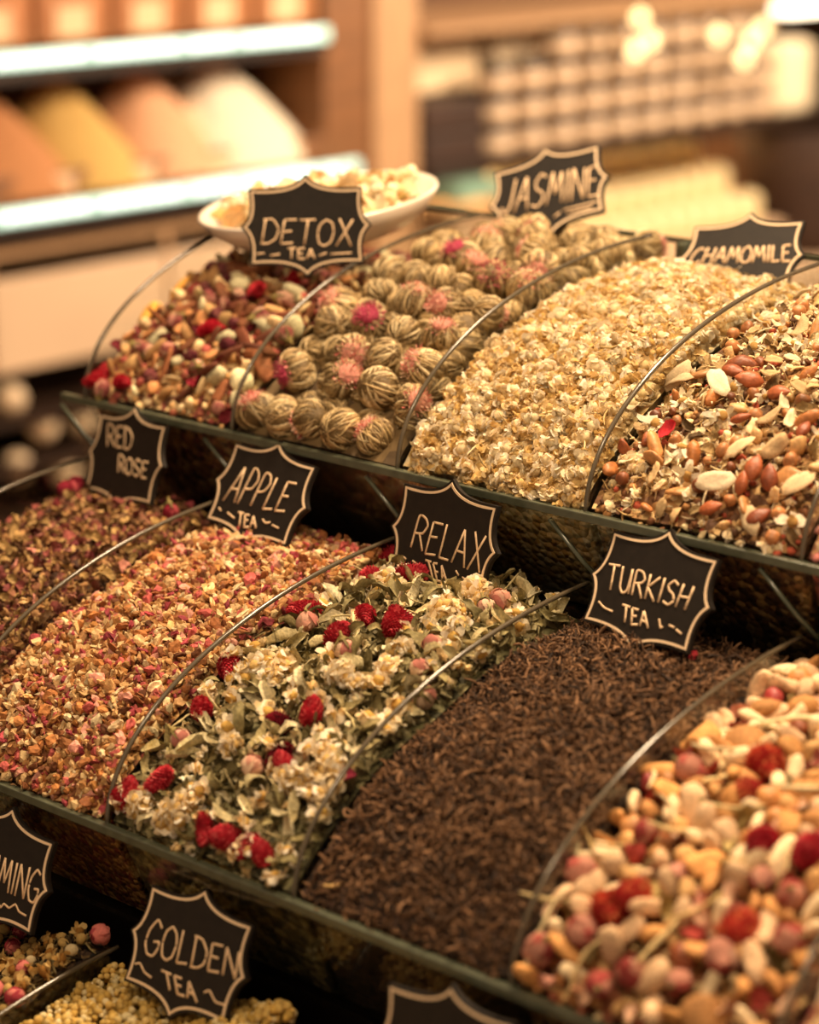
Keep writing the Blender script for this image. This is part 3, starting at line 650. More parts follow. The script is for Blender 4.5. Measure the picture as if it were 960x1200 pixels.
# -- rosebud mix (blurred foreground)
stuff('mix_crumbs', 'M', 4, crumbs, 1100, 'small crumbs filling the rosebud mix heap', ('D9B27A', 'B57A48', '8A4A34', 'E6CC9A', '5C3620'), (-.007, 0), srange=(.9, 2))
CH = ('E2BC88', 'D6A86E', 'EAD0A6', 'CC9458', 'DDB890', 'C08A54')
f1 = at_px('M', 4, [(898, 998), (955, 1010)]); f2 = at_px('M', 4, [(720, 1075), (745, 1060), (900, 905), (880, 935), (870, 1100)])
f3 = at_px('M', 4, [(810, 912), (684, 1030), (745, 1145), (802, 1157), (762, 985), (895, 1040), (690, 1100), (850, 1130), (930, 1060), (640, 1120), (700, 1185), (930, 1110)])
f4 = at_px('M', 4, [(700, 1010), (740, 1000), (860, 960), (885, 870), (640, 1060), (820, 1075), (930, 1020), (690, 1140), (780, 1110), (945, 940), (870, 1020), (610, 1110), (790, 960), (770, 925), (830, 930), (850, 895), (615, 1080), (665, 1020), (800, 985), (935, 860)])
indiv('red_globe_flower', 'M', 4, protos('red_globe_flower', g_amaranth, 2, BLOOM, .021, .0095), f1, 'round crimson globe flower in the blurred rosebud mix', 'dried flower', 'red globe flowers in the rosebud mix', .007, 'lay', .2)
indiv('orange_flower', 'M', 4, protos('orange_flower', g_amaranth, 3, BLOOM, .020, .010, ('C2483A', 'D06A4A', 'A83030', 'DB8458')), f2, 'orange-red crumpled flower in the blurred rosebud mix', 'dried flower', 'orange-red flowers in the rosebud mix', .005, 'lay', .4)
indiv('rosebud', 'M', 4, protos('rosebud', g_bud, 5, BLOOM, .019, .0070, ('BC645A', 'A44C48', 'D09480', 'DCB098')), f3, 'pink rosebud in the blurred rosebud mix at the lower right', 'rosebud', 'rosebuds in the rosebud mix', .006, 'free', srange=(.75, 1.1), kids=lambda i, w: [('calyx', dcal[i % 3])])
indiv('loose_straw', 'M', 4, protos('loose_straw', g_stem, 6, PIECE, .036, .0013), f4, 'long pale stalk on the blurred rosebud mix', 'stem', 'stalks in the rosebud mix', .008, 'lay', .25, (.7, 1.15))
Sm = sample('M', 4, 330, .0092, taken=f1 + f2 + f3); nm = len(Sm)
indiv('root_chunk', 'M', 4, protos('root_chunk', g_chunk, 16, PIECE, .0065, CH, (1.5, .85, .75)), Sm[:int(nm * .68)], 'cream dried root chunk in the blurred rosebud mix', 'root chunk', 'cream chunks in the rosebud mix', .003, 'free', srange=(.65, 1.2))
indiv('brown_berry', 'M', 4, protos('brown_berry', g_berry, 4, NUT, .006, ('A87040', '8A4A2C', 'C48A54', 'A83C3A')), Sm[int(nm * .68):int(nm * .75)], 'wrinkled brown-red berry in the blurred rosebud mix', 'berry', 'berries in the rosebud mix', .003, 'free', srange=(.7, 1.2))
indiv('pink_petal', 'M', 4, protos('pink_petal', g_petal, 5, BLOOM, .014, ('D49C88', 'BC6A5E', 'E2BEA0', 'A84A42')), Sm[int(nm * .75):int(nm * .88)], 'pink curled petal in the blurred rosebud mix', 'petal', 'petals in the rosebud mix', .005, 'lay', .5, (.7, 1.2))
indiv('olive_leaf', 'M', 4, protos('olive_leaf', g_leaf, 5, LEAFM, .02, .008, ('8A7A48', '6E5C34', 'A8935C')), Sm[int(nm * .88):], 'olive-brown leaf in the blurred rosebud mix', 'leaf', 'leaves in the rosebud mix', .004, 'lay', .5, (.7, 1.2))
indiv('cream_chunk', 'M', 5, protos('cream_chunk', g_chunk, 4, PIECE, .0065, ('EBCB98', 'E6A49A', 'F0DCC0')), sample('M', 5, 130, .011), 'cream or pink piece in the bottom right corner bin', 'root chunk', 'pieces in the corner bin', .003)

# ================================================================== lowest tier
heap('B', 0, 'plain herb bed in the first bin of the lowest row', bpy.data.materials['relax_bed'], .0)
heap('B', 1, 'bed of dark leaf under the slimming tea', heap_mat('slim_bed', ('3A2818', '56402A', '2A1A10', '7A6038'), 220), .004)
heap('B', 2, 'bed of yellow florets under the golden tea', heap_mat('gold_bed', ('B8934C', 'D0AE66', '8E6C34'), 150), .007)
heap('B', 3, 'bed of brown florets at the lower edge of the photo', heap_mat('umber_bed', ('8A6434', 'A67C44', '6A4A26'), 150), .004)
stuff('slimming_leaf', 'B', 1, [g_twist(.010, .0007) for _ in range(8)], 2600, 'twisted dark green leaf filling the slimming tea heap', ('4A3A22', '64502E', '33261A', '7E6A40', '8A7A50'), (-.003, .002), 'lay', .5, (.6, 1.3), ylo=.1)
Ss = sample('B', 1, 170, .008, .12); ns = len(Ss)
indiv('seed_ball', 'B', 1, protos('seed_ball', g_berry, 4, BLOOM, .0036, ('D9C088', 'E6D2A4', 'C9A868'), .05), Ss[:int(ns * .5)], 'small cream seed ball in the slimming tea', 'seed', 'seed balls in the slimming tea', .003, 'free', srange=(.6, 1.1))
indiv('tan_flower', 'B', 1, protos('tan_flower', g_blossom, 4, BLOOM, ('D9B878', 'C49C5C'), 'A8783C', 13, .0055), Ss[int(ns * .5):int(ns * .85)], 'tan dried flower in the slimming tea', 'blossom', 'tan flowers in the slimming tea', .003)
indiv('rosebud', 'B', 1, protos('rosebud', g_bud, 3, BLOOM, .011, .005, ('C45A62', 'B04450', 'D98078')), Ss[int(ns * .85):], 'small pink rosebud in the slimming tea', 'rosebud', 'rosebuds in the slimming tea', .004)
GC = ('EFD692', 'E4C374', 'F6E6B4', 'D9B460')
gc = protos('golden_cluster', g_cluster, 8, BLOOM, 18, .0075, .0023, GC)
indiv('golden_cluster', 'B', 2, gc, sample('B', 2, 190, .0095, .10), 'yellow floret cluster in the golden tea heap', 'floret cluster', 'florets of the golden tea', .002, 'lay', .4, (.75, 1.2))
indiv('umber_cluster', 'B', 3, protos('umber_cluster', g_cluster, 4, BLOOM, 16, .0075, .0023, ('C49A54', 'B08644', 'D6B270')), sample('B', 3, 110, .0105, .14), 'brownish floret cluster in the dark bin right of the golden tea sign', 'floret cluster', 'florets right of the golden tea', .002, 'lay', .4, (.8, 1.2))

# ================================================================== signs
SA, SB, SCC, SD = .0397, .0258, .0088, .0057
def outline(a, b, c, d, n=12):
    Q = [((-a, b), (-a * .22, b - .0022), (0, b + c)), ((0, b + c), (a * .22, b - .0022), (a, b)), ((a, b), (a - .0030, b * .28), (a + d, 0)), ((a + d, 0), (a - .0030, -b * .28), (a, -b)),
         ((a, -b), (a * .22, -b + .0022), (0, -b - c)), ((0, -b - c), (-a * .22, -b + .0022), (-a, -b)), ((-a, -b), (-a + .0030, -b * .28), (-a - d, 0)), ((-a - d, 0), (-a + .0030, b * .28), (-a, b))]
    P = []
    for p0, p1, p2 in Q:
        for i in range(n):
            t = i / n; P.append([(1 - t) ** 2 * p0[j] + 2 * t * (1 - t) * p1[j] + t * t * p2[j] for j in (0, 1)])
    return np.array(P)
def offset(P, o):
    d1 = P - np.roll(P, 1, 0); d2 = np.roll(P, -1, 0) - P
    n1 = np.stack([-d1[:, 1], d1[:, 0]], -1); n2 = np.stack([-d2[:, 1], d2[:, 0]], -1)
    n1 /= np.linalg.norm(n1, axis=1)[:, None]; n2 /= np.linalg.norm(n2, axis=1)[:, None]
    nn = n1 + n2; nn /= (nn * nn).sum(1)[:, None] / 2 + .35; return P + nn * o
FONT = {
    'A': [[(0, 0), (.5, 1), (1, 0)], [(.2, .38), (.82, .38)]], 'C': [[(1, .85), (.6, 1), (.15, .75), (0, .4), (.2, .05), (.6, 0), (1, .18)]],
    'D': [[(.08, 0), (.08, 1)], [(-.05, 1), (.55, .95), (1, .6), (.9, .2), (.5, 0), (0, 0)]], 'E': [[(1, 1), (.1, .96), (.05, 0), (.95, .03)], [(.08, .5), (.75, .53)]],
    'G': [[(.95, .85), (.55, 1), (.1, .7), (0, .35), (.25, .03), (.7, 0), (.95, .25), (.95, .45), (.55, .42)]], 'H': [[(.05, 0), (.1, 1)], [(.9, 0), (.95, 1)], [(.08, .48), (.92, .52)]],
    'I': [[(.5, 0), (.5, 1)]], 'J': [[(.75, 1), (.8, .3), (.6, 0), (.25, .02), (0, .2)]], 'K': [[(.1, 0), (.1, 1)], [(.95, 1), (.12, .45), (.95, 0)]],
    'L': [[(.1, 1), (.05, 0), (.95, .04)]], 'M': [[(0, 0), (.18, 1), (.5, .3), (.82, 1), (1, 0)]], 'N': [[(.03, 0), (.08, 1), (.9, 0), (.97, 1)]],
    'O': [[(.5, 1), (.12, .8), (0, .45), (.15, .1), (.5, 0), (.85, .12), (1, .5), (.86, .85), (.5, 1)]], 'P': [[(.08, 0), (.1, 1), (.65, .98), (.95, .76), (.7, .5), (.1, .44)]],
    'R': [[(.08, 0), (.1, 1), (.65, .98), (.92, .76), (.68, .54), (.1, .48)], [(.45, .5), (1, 0)]], 'S': [[(.92, .88), (.5, 1), (.12, .8), (.3, .56), (.72, .45), (.92, .22), (.55, 0), (.05, .1)]],
    'T': [[(0, .97), (1, 1)], [(.52, 1), (.45, 0)]], 'U': [[(.05, 1), (.08, .25), (.4, 0), (.78, .15), (.92, 1)], [(.92, 1), (.95, 0)]], 'X': [[(.02, 0), (.95, 1)], [(.08, 1), (.95, 0)]]}
WID = {'I': .25, 'M': 1.15, 'L': .8, 'J': .8, 'E': .85, 'P': .9}
def smooth_line(P, n=5):
    P = np.array(P, float)
    if len(P) < 3: return np.array([P[0] + (P[-1] - P[0]) * t for t in np.linspace(0, 1, 4)])
    out = []; Q = np.vstack([2 * P[0] - P[1], P, 2 * P[-1] - P[-2]])
    for i in range(1, len(Q) - 2):
        ang = 1
        for t in np.linspace(0, 1, n, endpoint=False):
            p0, p1, p2, p3 = Q[i - 1:i + 3] ; tens = .32
            m1 = (p2 - p0) * tens; m2 = (p3 - p1) * tens
            out.append((2 * t ** 3 - 3 * t * t + 1) * p1 + (t ** 3 - 2 * t * t + t) * m1 + (-2 * t ** 3 + 3 * t * t) * p2 + (t ** 3 - t * t) * m2)
    out.append(P[-1]); return np.array(out)
SHARP = set('AEHIKLMNTX')
def stroke(g, P, r):
    P3 = np.stack([P[:, 0], np.zeros(len(P)), P[:, 1]], -1)
    V, F = tube(P3, r, 6); V[:, 1] *= .35; V[:, 1] -= .0018; g.add(V, F, (1, 1, 1))
def sign(pose, words, dashes, label, r=.00084):
    root = empty('tea_sign', pose[:3], pose[3:]); root.rotation_mode = 'XYZ'; tag(root, label, 'sign', 'scalloped tea signs')
    P = outline(SA, SB, SCC, SD); E_ = offset(P, .0030); n = len(P)
    bm = bmesh.new(); f = [bm.verts.new((x, -.0016, z)) for x, z in E_]; b = [bm.verts.new((x, .0016, z)) for x, z in E_]
    cf = bm.verts.new((0, -.0016, 0)); cb = bm.verts.new((0, .0016, 0))
    for i in range(n):
        j = (i + 1) % n; bm.faces.new((cf, f[j], f[i])); bm.faces.new((cb, b[i], b[j])); bm.faces.new((f[i], f[j], b[j], b[i]))
    bmesh.ops.recalc_face_normals(bm, faces=bm.faces); bm_obj('board', bm, BOARD, root)
    A = offset(P, .0009); B = offset(P, -.0009); V = [(x, -.0016, z) for x, z in A] + [(x, -.0016, z) for x, z in B] + [(x, -.0021, z) for x, z in A] + [(x, -.0021, z) for x, z in B]
    F = []
    for i in range(n):
        j = (i + 1) % n; F += [(2 * n + i, 2 * n + j, 3 * n + j, 3 * n + i), (i, j, 2 * n + j, 2 * n + i), (n + j, n + i, 3 * n + i, 3 * n + j)]
    bo = link('border_line', mesh('border_line', V, F, None, CREAM, False), root); bo['label'] = 'cream painted outline'
    for text, bl_, br_, tl_, tr_ in words:
        bl_, br_, tl_, tr_ = (np.array(q) / 1000 for q in (bl_, br_, tl_, tr_)); ws = [WID.get(c, 1) for c in text]; gap = .22
        tot = sum(ws) + gap * (len(ws) - 1); pos = 0; g = Geo()
        for c, w_ in zip(text, ws):
            for st_ in FONT[c]:
                L = []
                for x, y in st_:
                    u = (pos + x * w_) / tot; y = y + R_.normal() * .015
                    L.append((bl_ * (1 - u) + br_ * u) * (1 - y) + (tl_ * (1 - u) + tr_ * u) * y)
                L = np.array(L)
                if c in SHARP:
                    for a_, b_ in zip(L[:-1], L[1:]): stroke(g, np.array([a_ + (b_ - a_) * t for t in np.linspace(0, 1, 4)]), r)
                else: stroke(g, smooth_line(L), r)
            pos += w_ + gap
        V, F, C = g.arr(); lo = link('lettering', mesh('lettering', V, F, None, CHALK), root); lo['label'] = 'hand lettered word ' + text
    for d_ in dashes:
        g = Geo(); stroke(g, smooth_line(np.array(d_) / 1000), r * .85); V, F, C = g.arr(); link('dash_mark', mesh('dash_mark', V, F, None, CHALK), root)
    return root
SIGNS = {
    'relax': ([0.3563, -0.0147, -0.0305, -0.249, -0.0324, -0.1116], [('RELAX', (-27.9, -10.1), (36.6, -14.4), (-24.7, 10.3), (37.2, 8.8)), ('TEA', (-4.5, -26.1), (10.1, -25.5), (-12.1, -15.4), (5.5, -15.8))], [[(-32.0, -17.2), (-29.4, -18.3)], [(-23.7, -18.0), (-15.0, -20.3)], [(15.8, -16.6), (19.0, -19.1)], [(22.1, -19.7), (25.5, -20.2)], [(27.8, -20.5), (31.2, -20.9)]]),
    'turkish': ([0.5143, -0.0166, -0.0298, -0.4657, -0.0256, -0.1503], [('TURKISH', (-32.9, -6.2), (30.6, -4.6), (-36.8, 8.8), (31.3, 9.3)), ('TEA', (-13.0, -21.8), (8.3, -21.1), (-16.2, -12.2), (4.4, -12.5))], [[(-34.8, -14.6), (-28.9, -17.1), (-21.8, -17.8)], [(14.0, -14.0), (17.0, -18.5), (18.4, -17.5)], [(22.5, -15.7), (26.7, -16.2)], [(28.5, -16.9), (33.4, -18.4)]]),
    'apple': ([0.1972, -0.0149, -0.0309, -0.4974, 0.007, -0.1067], [('APPLE', (-32.7, -12.5), (29.1, -6.9), (-29.0, 13.2), (30.1, 13.6)), ('TEA', (-10.2, -25.6), (8.4, -22.6), (-14.0, -16.1), (4.8, -15.6))], [[(-34.1, -17.8), (-30.6, -19.2)], [(-24.0, -18.9), (-15.3, -21.0)], [(11.4, -15.7), (15.4, -17.3), (19.5, -16.0)], [(22.2, -17.3), (29.3, -17.8)]]),
    'red rose': ([0.0593, -0.0105, -0.0314, -0.3288, -0.0792, -0.1555], [('RED', (-25.8, 5.8), (5.6, 7.0), (-30.9, 21.0), (2.2, 21.5)), ('ROSE', (-5.2, -10.6), (31.0, -10.6), (-8.7, 1.2), (29.6, 0.5))], []),
    'detox': ([0.1297, 0.1000, 0.1264, -0.1632, -0.0192, 0.7357], [('DETOX', (-34.2, -11.8), (33.4, -15.5), (-30.8, 5.8), (35.3, 3.9)), ('TEA', (-14.4, -23.7), (5.8, -24.1), (-14.2, -15.7), (6.0, -17.0))], [[(-37.3, -19.8), (-31.5, -19.1)], [(-27.3, -21.2), (-20.0, -20.2)], [(8.8, -21.9), (14.6, -20.0)], [(17.4, -20.9), (33.3, -20.4)]]),
    'jasmine': ([0.188, 0.2989, 0.1338, -0.6157, -0.2933, 0.3904], [('JASMINE', (-39.2, -8.6), (38.6, -13.9), (-30.8, 18.4), (40.4, 10.9))], [[(2.8, -22.6), (8.0, -19.7)], [(10.5, -18.6), (36.6, -18.7)], [(12.9, -22.2), (33.1, -22.3)]]),
    'chamomile': ([0.3611, 0.2949, 0.1049, -0.7279, -0.1313, 0.1552], [('CHAMOMILE', (-38.6, -4.0), (39.4, -5.3), (-36.0, 8.9), (36.2, 8.5))], []),
    'golden': ([0.3818, -0.261, -0.2106, -0.4496, -0.0308, -0.028], [('GOLDEN', (-33.3, -10.1), (41.1, -1.9), (-34.8, 10.1), (37.9, 11.5)), ('TEA', (-8.5, -22.5), (17.6, -22.6), (-15.8, -14.0), (11.6, -14.0))], [[(-37.0, -17.0), (-33.4, -15.6), (-28.2, -19.0), (-21.6, -20.3)], [(20.6, -16.1), (24.4, -14.1), (30.7, -18.1), (38.6, -17.8)]]),
    'slimming': ([0.2232, -0.2662, -0.2052, -0.3715, 0.0095, -0.0196], [('SLIMMING', (-32.6, -15.1), (40.2, -9.6), (-32.6, 5.4), (38.0, 9.2))], [[(7.6, -18.5), (11.3, -20.9), (13.4, -18.1), (18.6, -18.9), (23.1, -15.4), (27.7, -18.3), (34.5, -18.7)]]),
    'blank': ([0.5758, -0.2662, -0.2011, -0.1897, -0.0851, -0.0125], [], [])}
SL = {'relax': 'black scalloped sign hand lettered RELAX TEA', 'turkish': 'black scalloped sign hand lettered TURKISH TEA', 'apple': 'black scalloped sign hand lettered APPLE TEA', 'red rose': 'black scalloped sign hand lettered RED ROSE',
      'detox': 'black scalloped sign hand lettered DETOX TEA before the white plate', 'jasmine': 'tilted black scalloped sign hand lettered JASMINE behind the tea balls', 'chamomile': 'black scalloped sign hand lettered CHAMOMILE, half sunk in the heap',
      'golden': 'black scalloped sign hand lettered GOLDEN TEA', 'slimming': 'black scalloped sign hand lettered SLIMMING, cut off by the left edge', 'blank': 'black scalloped sign cut off by the bottom edge of the photo'}
for k_, (pose, words, dashes) in SIGNS.items():
    sg = sign(pose, words, dashes, SL[k_])
    if k_ == 'detox': sg.scale = (.94, .94, .94)

# ================================================================== plate of dried flowers
pl = empty('serving_plate', (.0665, .1830, .1065)); tag(pl, 'white oval plate of pale dried flowers behind the detox sign', 'plate')
pl.rotation_euler = (.07, -.14, YAW); pl.rotation_mode = 'XYZ'
dish = lathe('dish', [(0, .0), (.045, .0), (.062, .004), (.078, .013), (.088, .023), (.0905, .0245), (.0915, .0225), (.082, .010), (.066, -.001), (.045, -.004), (0, -.004)], PORC, pl, 56)
dish.scale = (.98, .90, 1)
bpy.context.view_layer.update()
pm = protos('pale_flower', g_cluster, 4, BLOOM, 12, .0095, .0042, ('F3DDB0', 'EBCB94', 'F8EACB')); pf = protos('pale_petal', g_petal, 4, BLOOM, .024, ('F2DDB4', 'E9C894', 'F7E8C6'))
Mp = pl.matrix_world
for i in range(70):
    a = i * 2.4; q = math.sqrt((i + .5) / 70); x, y = .074 * q * math.cos(a), .066 * q * math.sin(a); z = .004 + .015 * (1 - q * q) + .010 * q * q
    P = Mp @ Vector((x, y, z + .008)); R = rand_rot(1)[0]
    if i % 3: put('pale_petal', pf[i % 4], P, R, R_.uniform(.8, 1.2), 'pale yellow dried petal piled on the white plate', 'petal', 'petals on the white plate')
    else: put('pale_flower', pm[i % 4], P, R, R_.uniform(.8, 1.1), 'pale dried flower clump piled on the white plate', 'blossom', 'flowers on the white plate')

# ================================================================== background: shelving along the left wall
XW = -1.7
WOOD = solid('oak_wood', '80532F', .5, .25, 14, .3, stretch=(1, 1, 8)); WOODL = solid('pale_wood', 'B98E66', .5, .2, 14, .2, stretch=(8, 8, 1)); DARKW = solid('dark_shelf', '2E1C10', .5, .25, 10)
LED = solid('led_diffuser', 'BFEDE0', .4, .02, 10, emit='C8EEDD', es=.75); LEDD = solid('led_chip', 'FFFFFF', .4, .0, 10, emit='F0FFF4', es=2.2)
su = tag(empty('spice_shelf', (XW, 1.4, FLOOR)), 'wooden wall shelf of spice trays with glowing shelf edges', 'shelf')
def loc(lo, hi, o=(XW, 1.4, FLOOR)): return tuple(np.array(lo) - o), tuple(np.array(hi) - o)
def sbox(name, lo, hi, mat, bev=.0): a, b = loc(lo, hi); return box(name, a, b, mat, su, bev)
sbox('back_board', (-2.2, .5, -.25), (-2.15, 2.08, .7), WOOD)
for zz, y1 in ((.042, 2.06), (-.205, 2.14)):
    sbox('shelf_board', (-2.15, .5, zz - .028), (XW - .012, 2.06, zz), WOOD)
    ls = sbox('light_strip', (XW - .012, .5, zz - .004), (XW, y1, zz + .020), LED, .004)
    for i in range(60):
        y = .52 + i * .026
        if y < y1 - .01 and not (.93 > (i * .618) % 1 > .8):
            a, b = loc((XW, y, zz + .003), (XW + .003, y + .012, zz + .014)); box('light_chip', a, b, LEDD, ls)
    sbox('shade_strip', (XW - .012, .5, zz - .026), (XW - .006, y1, zz - .004), DARKW)  # dark strip standing in for the shadow line below the light strip
sbox('upper_rail', (XW - .02, .5, .30), (XW, 2.06, .34), WOOD)
sbox('counter_board', (-2.2, .5, -.30), (XW - .02, 2.07, -.256), WOODL)
for i in range(4): sbox('cream_tile', (XW - .04, .5 + i * .39, -.455), (XW - .02, .5 + i * .39 + .382, -.3), CREAMTILE, .003); sbox('cream_tile', (XW - .04, .5 + i * .39, -.30), (XW - .02, .5 + i * .39 + .382, -.262), CREAMTILE, .003)
sbox('lower_back', (-2.15, .5, FLOOR), (-2.12, 2.07, -.456), DARKW); sbox('lower_floor', (-2.12, .5, -.75), (XW - .02, 2.07, -.72), DARKW)
SPC = [('B4784A', 'rust-brown'), ('C08A44', 'ochre'), ('C9A05A', 'mustard'), ('D9A27A', 'peach'), ('EAD9BE', 'cream white'), ('F0E2C8', 'off-white')]
def mound(y, z, r, h, c, label, dx=.13):
    V = []; nr, ns_ = 10, 24
    for i in range(nr):
        q = i / (nr - 1)
        for j in range(ns_):
            t = 2 * math.pi * j / ns_; e = r * q * (1 + .05 * math.sin(3 * t + y * 9)); V.append((e * math.cos(t), e * math.sin(t), h * (1 - q) ** .8 * (1 + .03 * math.sin(5 * t)) - (.0 if q < 1 else .01)))
    o = link('spice_mound', mesh('spice_mound', V, quads(nr, ns_, True), None, solid('spice_' + label.split()[0], c, .9, .15, 120, .5))); o.location = (XW - dx, y, z)
    o['kind'] = 'stuff'; return tag(o, label, 'spice')
for i, (y, (c, nm_)) in enumerate(zip((1.18, 1.36, 1.53, 1.72, 1.90), [SPC[1], SPC[0], SPC[2], SPC[3], SPC[4]])):
    mound(y, -.16, .15 if i < 4 else .165, .172 if i < 4 else .180, c, nm_ + ' mound of loose spice on the glowing shelf, ' + ('leftmost', 'left of the mustard one', 'between the rust and peach ones', 'next to the white one', 'nearest the wooden post')[i], .14)
mound(1.80, -.165, .09, .11, 'E9C9A4', 'pink-beige small mound of spice in front of the peach one', .10)
for i in range(7):
    y = .8 + i * .18; b = tag(empty('spice_tray', (XW - .01, y, -.20)), 'brown wooden spice tray front on the shelf, number %d from the wooden post' % (7 - i), 'tray', 'spice trays')
    box('tray_front', (-.012, .004, .022), (0, .174, .066), WOOD, b, .003); box('tray_base', (-.28, .004, .010), (-.012, .174, .022), WOOD, b)
    t_ = box('price_card', (.001, .05, .026), (.003, .11, .060), solid('price_card', 'E3BD93', .7, .05, 20), b)
for i in range(8):
    y = .75 + i * .165; b = tag(empty('spice_box', (XW - .03, y, .068)), 'orange-brown wooden box on the upper glowing shelf, number %d from the post' % (8 - i), 'box', 'boxes on the upper shelf')
    box('box_body', (-.2, .0, 0), (0, .15, .13), solid('orange_wood', 'A9693A', .5, .2, 12), b, .006)
    box('price_card', (.001, .035, .01), (.003, .105, .06), solid('box_card', 'E2B98E', .7, .05, 20), b)
gy = 0
CREAMB = solid('cream_ceramic', 'E6C6A0', .5, .05, 10)
for i, (px, py) in enumerate([(12, 468), (50, 500), (95, 492), (20, 548), (75, 552), (118, 540), (-40, 500), (-30, 560)]):
    p = on_x((px, py), XW - .06); o = lathe('round_jar', [(0.0005, -.028), (.016, -.025), (.028, -.010), (.030, .005), (.022, .022), (.010, .029), (.0005, .030)], CREAMB); o.location = p; o.scale = (.9, .9, .9)
    tag(o, 'blurred round cream jar low on the shelf left of the bins', 'jar', 'round cream jars low on the shelf')
for zz in (-.535, -.615): sbox('jar_shelf', (-2.1, .5, zz - .012), (XW - .02, 2.07, zz), DARKW)

post = tag(empty('wooden_post', (XW, 2.2, FLOOR)), 'tall brown wooden post between the spice shelf and the jar shelf', 'post')
box('dark_board', (-.2, -.125, 0), (-.03, .0, 2.2), WOOD, post, .004); box('pale_board', (-.2, .0, 0), (-.02, .125, 2.2), WOODL, post, .004)

js = tag(empty('jar_shelf_unit', (XW, 3.2, FLOOR)), 'dark wall shelf stacked with jars right of the wooden post', 'shelf')
def jbox(name, lo, hi, mat, bev=.0): a, b = loc(lo, hi, (XW, 3.2, FLOOR)); return box(name, a, b, mat, js, bev)
jbox('back_board', (-2.2, 2.33, -.9), (-2.15, 4.6, .9), solid('warm_back', '54341E', .7, .2, 5))
jbox('shelf_board', (-2.15, 2.33, -.245), (XW + .01, 4.6, -.222), DARKW)
jbox('shelf_board', (-2.15, 2.33, .03), (XW + .0, 4.6, .045), WOODL)
jbox('counter_top', (-2.15, 2.33, -.60), (XW + .1, 4.6, -.57), CREAMTILE); jbox('counter_front', (XW + .05, 2.33, FLOOR), (XW + .08, 4.6, -.60), CREAMTILE)
jbox('added_glow_strip', (XW - .30, 2.7, -.262), (XW - .27, 4.5, -.250), solid('warm_strip', 'FFE0A8', .4, 0, 5, emit='FFD08A', es=24))  # unseen glowing strip, added to brighten the tins and risers
jbox('display_riser', (-2.1, 2.62, -.57), (XW + .0, 3.60, -.47), CREAMTILE, .004)
jbox('display_riser', (-2.1, 2.62, -.47), (XW - .09, 3.60, -.415), CREAMTILE, .004)
jbox('display_riser', (-2.1, 2.62, -.415), (XW - .18, 3.60, -.36), CREAMTILE, .004)
LID = solid('jar_label', 'EBC6A0', .6, .10, 20); JAR = solid('jar_dark', '2B190F', .35, .2, 20)
jl = None
pb = [(0.001, 0), (.034, 0), (.036, .004), (.036, .044), (.032, .048), (.032, .0595), (.001, .0595)]
for c_ in range(10):
    y = 2.59 + c_ * .104; rows = 3 if c_ < 2 else (4 if c_ < 6 else 4)
    for r__ in range(rows):
        o = tag(empty('tea_jar', (XW - .05, y, -.222 + .0005 + r__ * .060)), 'small dark jar with a tan label band in the stacks right of the post', 'jar', 'stacked jars on the wall shelf')
        if jl is None:
            a = lathe('jar_body', pb, JAR, o, 18); b = lathe('label_band', [(.0362, .008), (.0372, .009), (.0372, .037), (.0362, .038)], LID, o, 18); jl = (a.data, b.data)
        else: link('jar_body', jl[0], o); link('label_band', jl[1], o)
for i in range(2): 
    o = box('dark_carton', (XW - .2, 2.345, -.222 + i * .062), (XW - .02, 2.525, -.222 + i * .062 + .058), solid('carton', '3A2214', .6, .2, 10), None, .004); tag(o, ('lower', 'upper')[i] + ' dark carton beside the post, left of the jars', 'box', 'dark cartons')
for i, (y0_, y1_, z0_, z1_, c, lb) in enumerate([(2.36, 2.62, -.095, .028, 'E8C9A0', 'cream carton above the dark cartons beside the post'), (2.68, 2.86, -.085, .02, 'EBD2AE', 'cream carton behind the jar stacks, middle of three'), (2.9, 3.0, -.08, .0, 'C07038', 'orange carton behind the jar stacks')]):
    tag(box('carton', (XW - .24, y0_, z0_), (XW - .12, y1_, z1_), solid('carton_%d' % i, c, .6, .05, 10), None, .006), lb, 'box')
jbox('mid_board', (-2.15, 2.34, -.105), (XW - .11, 3.1, -.097), DARKW)
tag(box('teal_box', (XW - .02, 2.35, -.285), (XW + .06, 2.50, -.250), solid('teal_box', '7FA08A', .5, .1, 10), None, .004), 'small blue-green box under the shelf beside the post', 'box')
CANDY = solid('gold_tin', 'F2D9A4', .3, .1, 10, spec=.7)
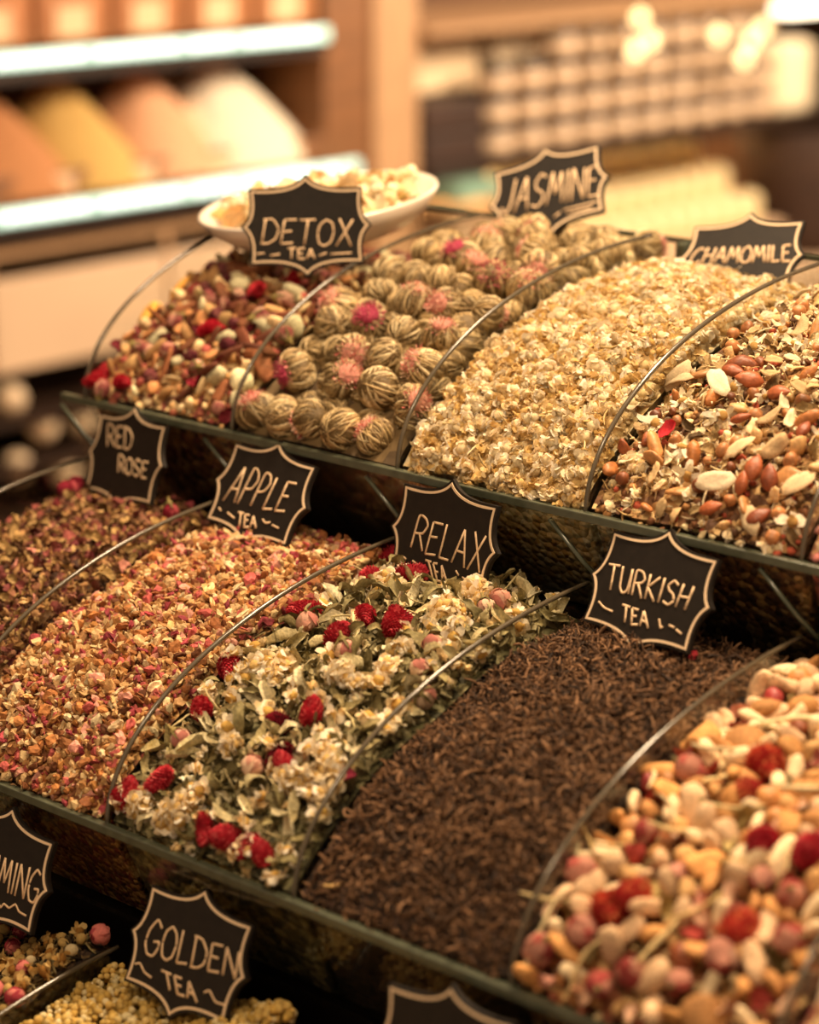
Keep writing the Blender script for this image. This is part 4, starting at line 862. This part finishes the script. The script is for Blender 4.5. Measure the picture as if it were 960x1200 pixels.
for i in range(11):
    for j in range(3):
        o = lathe('gold_tin', [(0.001, 0), (.028, 0), (.030, .003), (.030, .055), (.024, .066), (.010, .072), (.001, .073)], CANDY) if (i + j) == 0 else link('gold_tin', gt.data)
        gt = o if (i + j) == 0 else gt
        o.location = (XW - .05 - j * .09, 2.84 + i * .068, -.4695 + j * .055); tag(o, 'glowing cream-gold tin in the lit row under the jar shelf', 'tin', 'gold tins under the jar shelf')
BULB = solid('bulb_glow', 'FFE8B8', .3, 0, 5, emit='FFD896', es=3.2)
for i, (px, py) in enumerate([(750, 22), (762, 48), (745, 60), (842, 42), (880, 50), (893, 34), (872, 70)]):
    p = on_x((px, py), XW + .06); o = tag(empty('light_bulb', p), 'warm glowing bulb at the upper right, ' + ('top of the left cluster', 'middle of the left cluster', 'lowest of the left cluster', 'left of the right cluster', 'centre of the right cluster', 'rightmost of all', 'lowest of the right cluster')[i], 'bulb', 'glowing bulbs')
    lathe('globe', [(.0005, -.014), (.008, -.012), (.014, -.003), (.0135, .004), (.008, .013), (.006, .018), (.0005, .018)], BULB, o, 16); lathe('socket', [(.0005, .018), (.0065, .018), (.0065, .03), (.0005, .031)], DARKW, o, 12)
p = on_x((942, 8), XW - .1); o = tag(empty('lamp_box', p), 'bright white lamp at the top right corner', 'lamp'); box('diffuser', (-.03, -.09, -.012), (.03, .09, .012), solid('lamp_white', 'FFFFFF', .4, 0, 5, emit='FFE9C4', es=6), o, .006); box('housing', (-.035, -.095, .012), (.035, .095, .03), DARKW, o)
p = on_x((935, 100), XW); tag(box('cream_canister', (p[0] - .1, p[1] - .075, -.222), (p[0], p[1] + .075, p[2] + .10), solid('canister', 'F3DDB8', .4, .03, 10), None, .02), 'tall pale canister at the right end of the jar stacks', 'canister')
bk = lathe('wicker_basket', [(.001, 0), (.12, 0), (.14, .06), (.155, .18), (.165, .29), (.160, .30), (.145, .20), (.13, .10), (.001, .09)], solid('basket', '3A2314', .8, .4, 60, .8)); bk.location = (XW - .07, 3.80, -.5695); tag(bk, 'dark round basket at the right edge behind the chamomile sign', 'basket')
for m_ in bpy.data.meshes:
    if m_.users == 0: bpy.data.meshes.remove(m_)
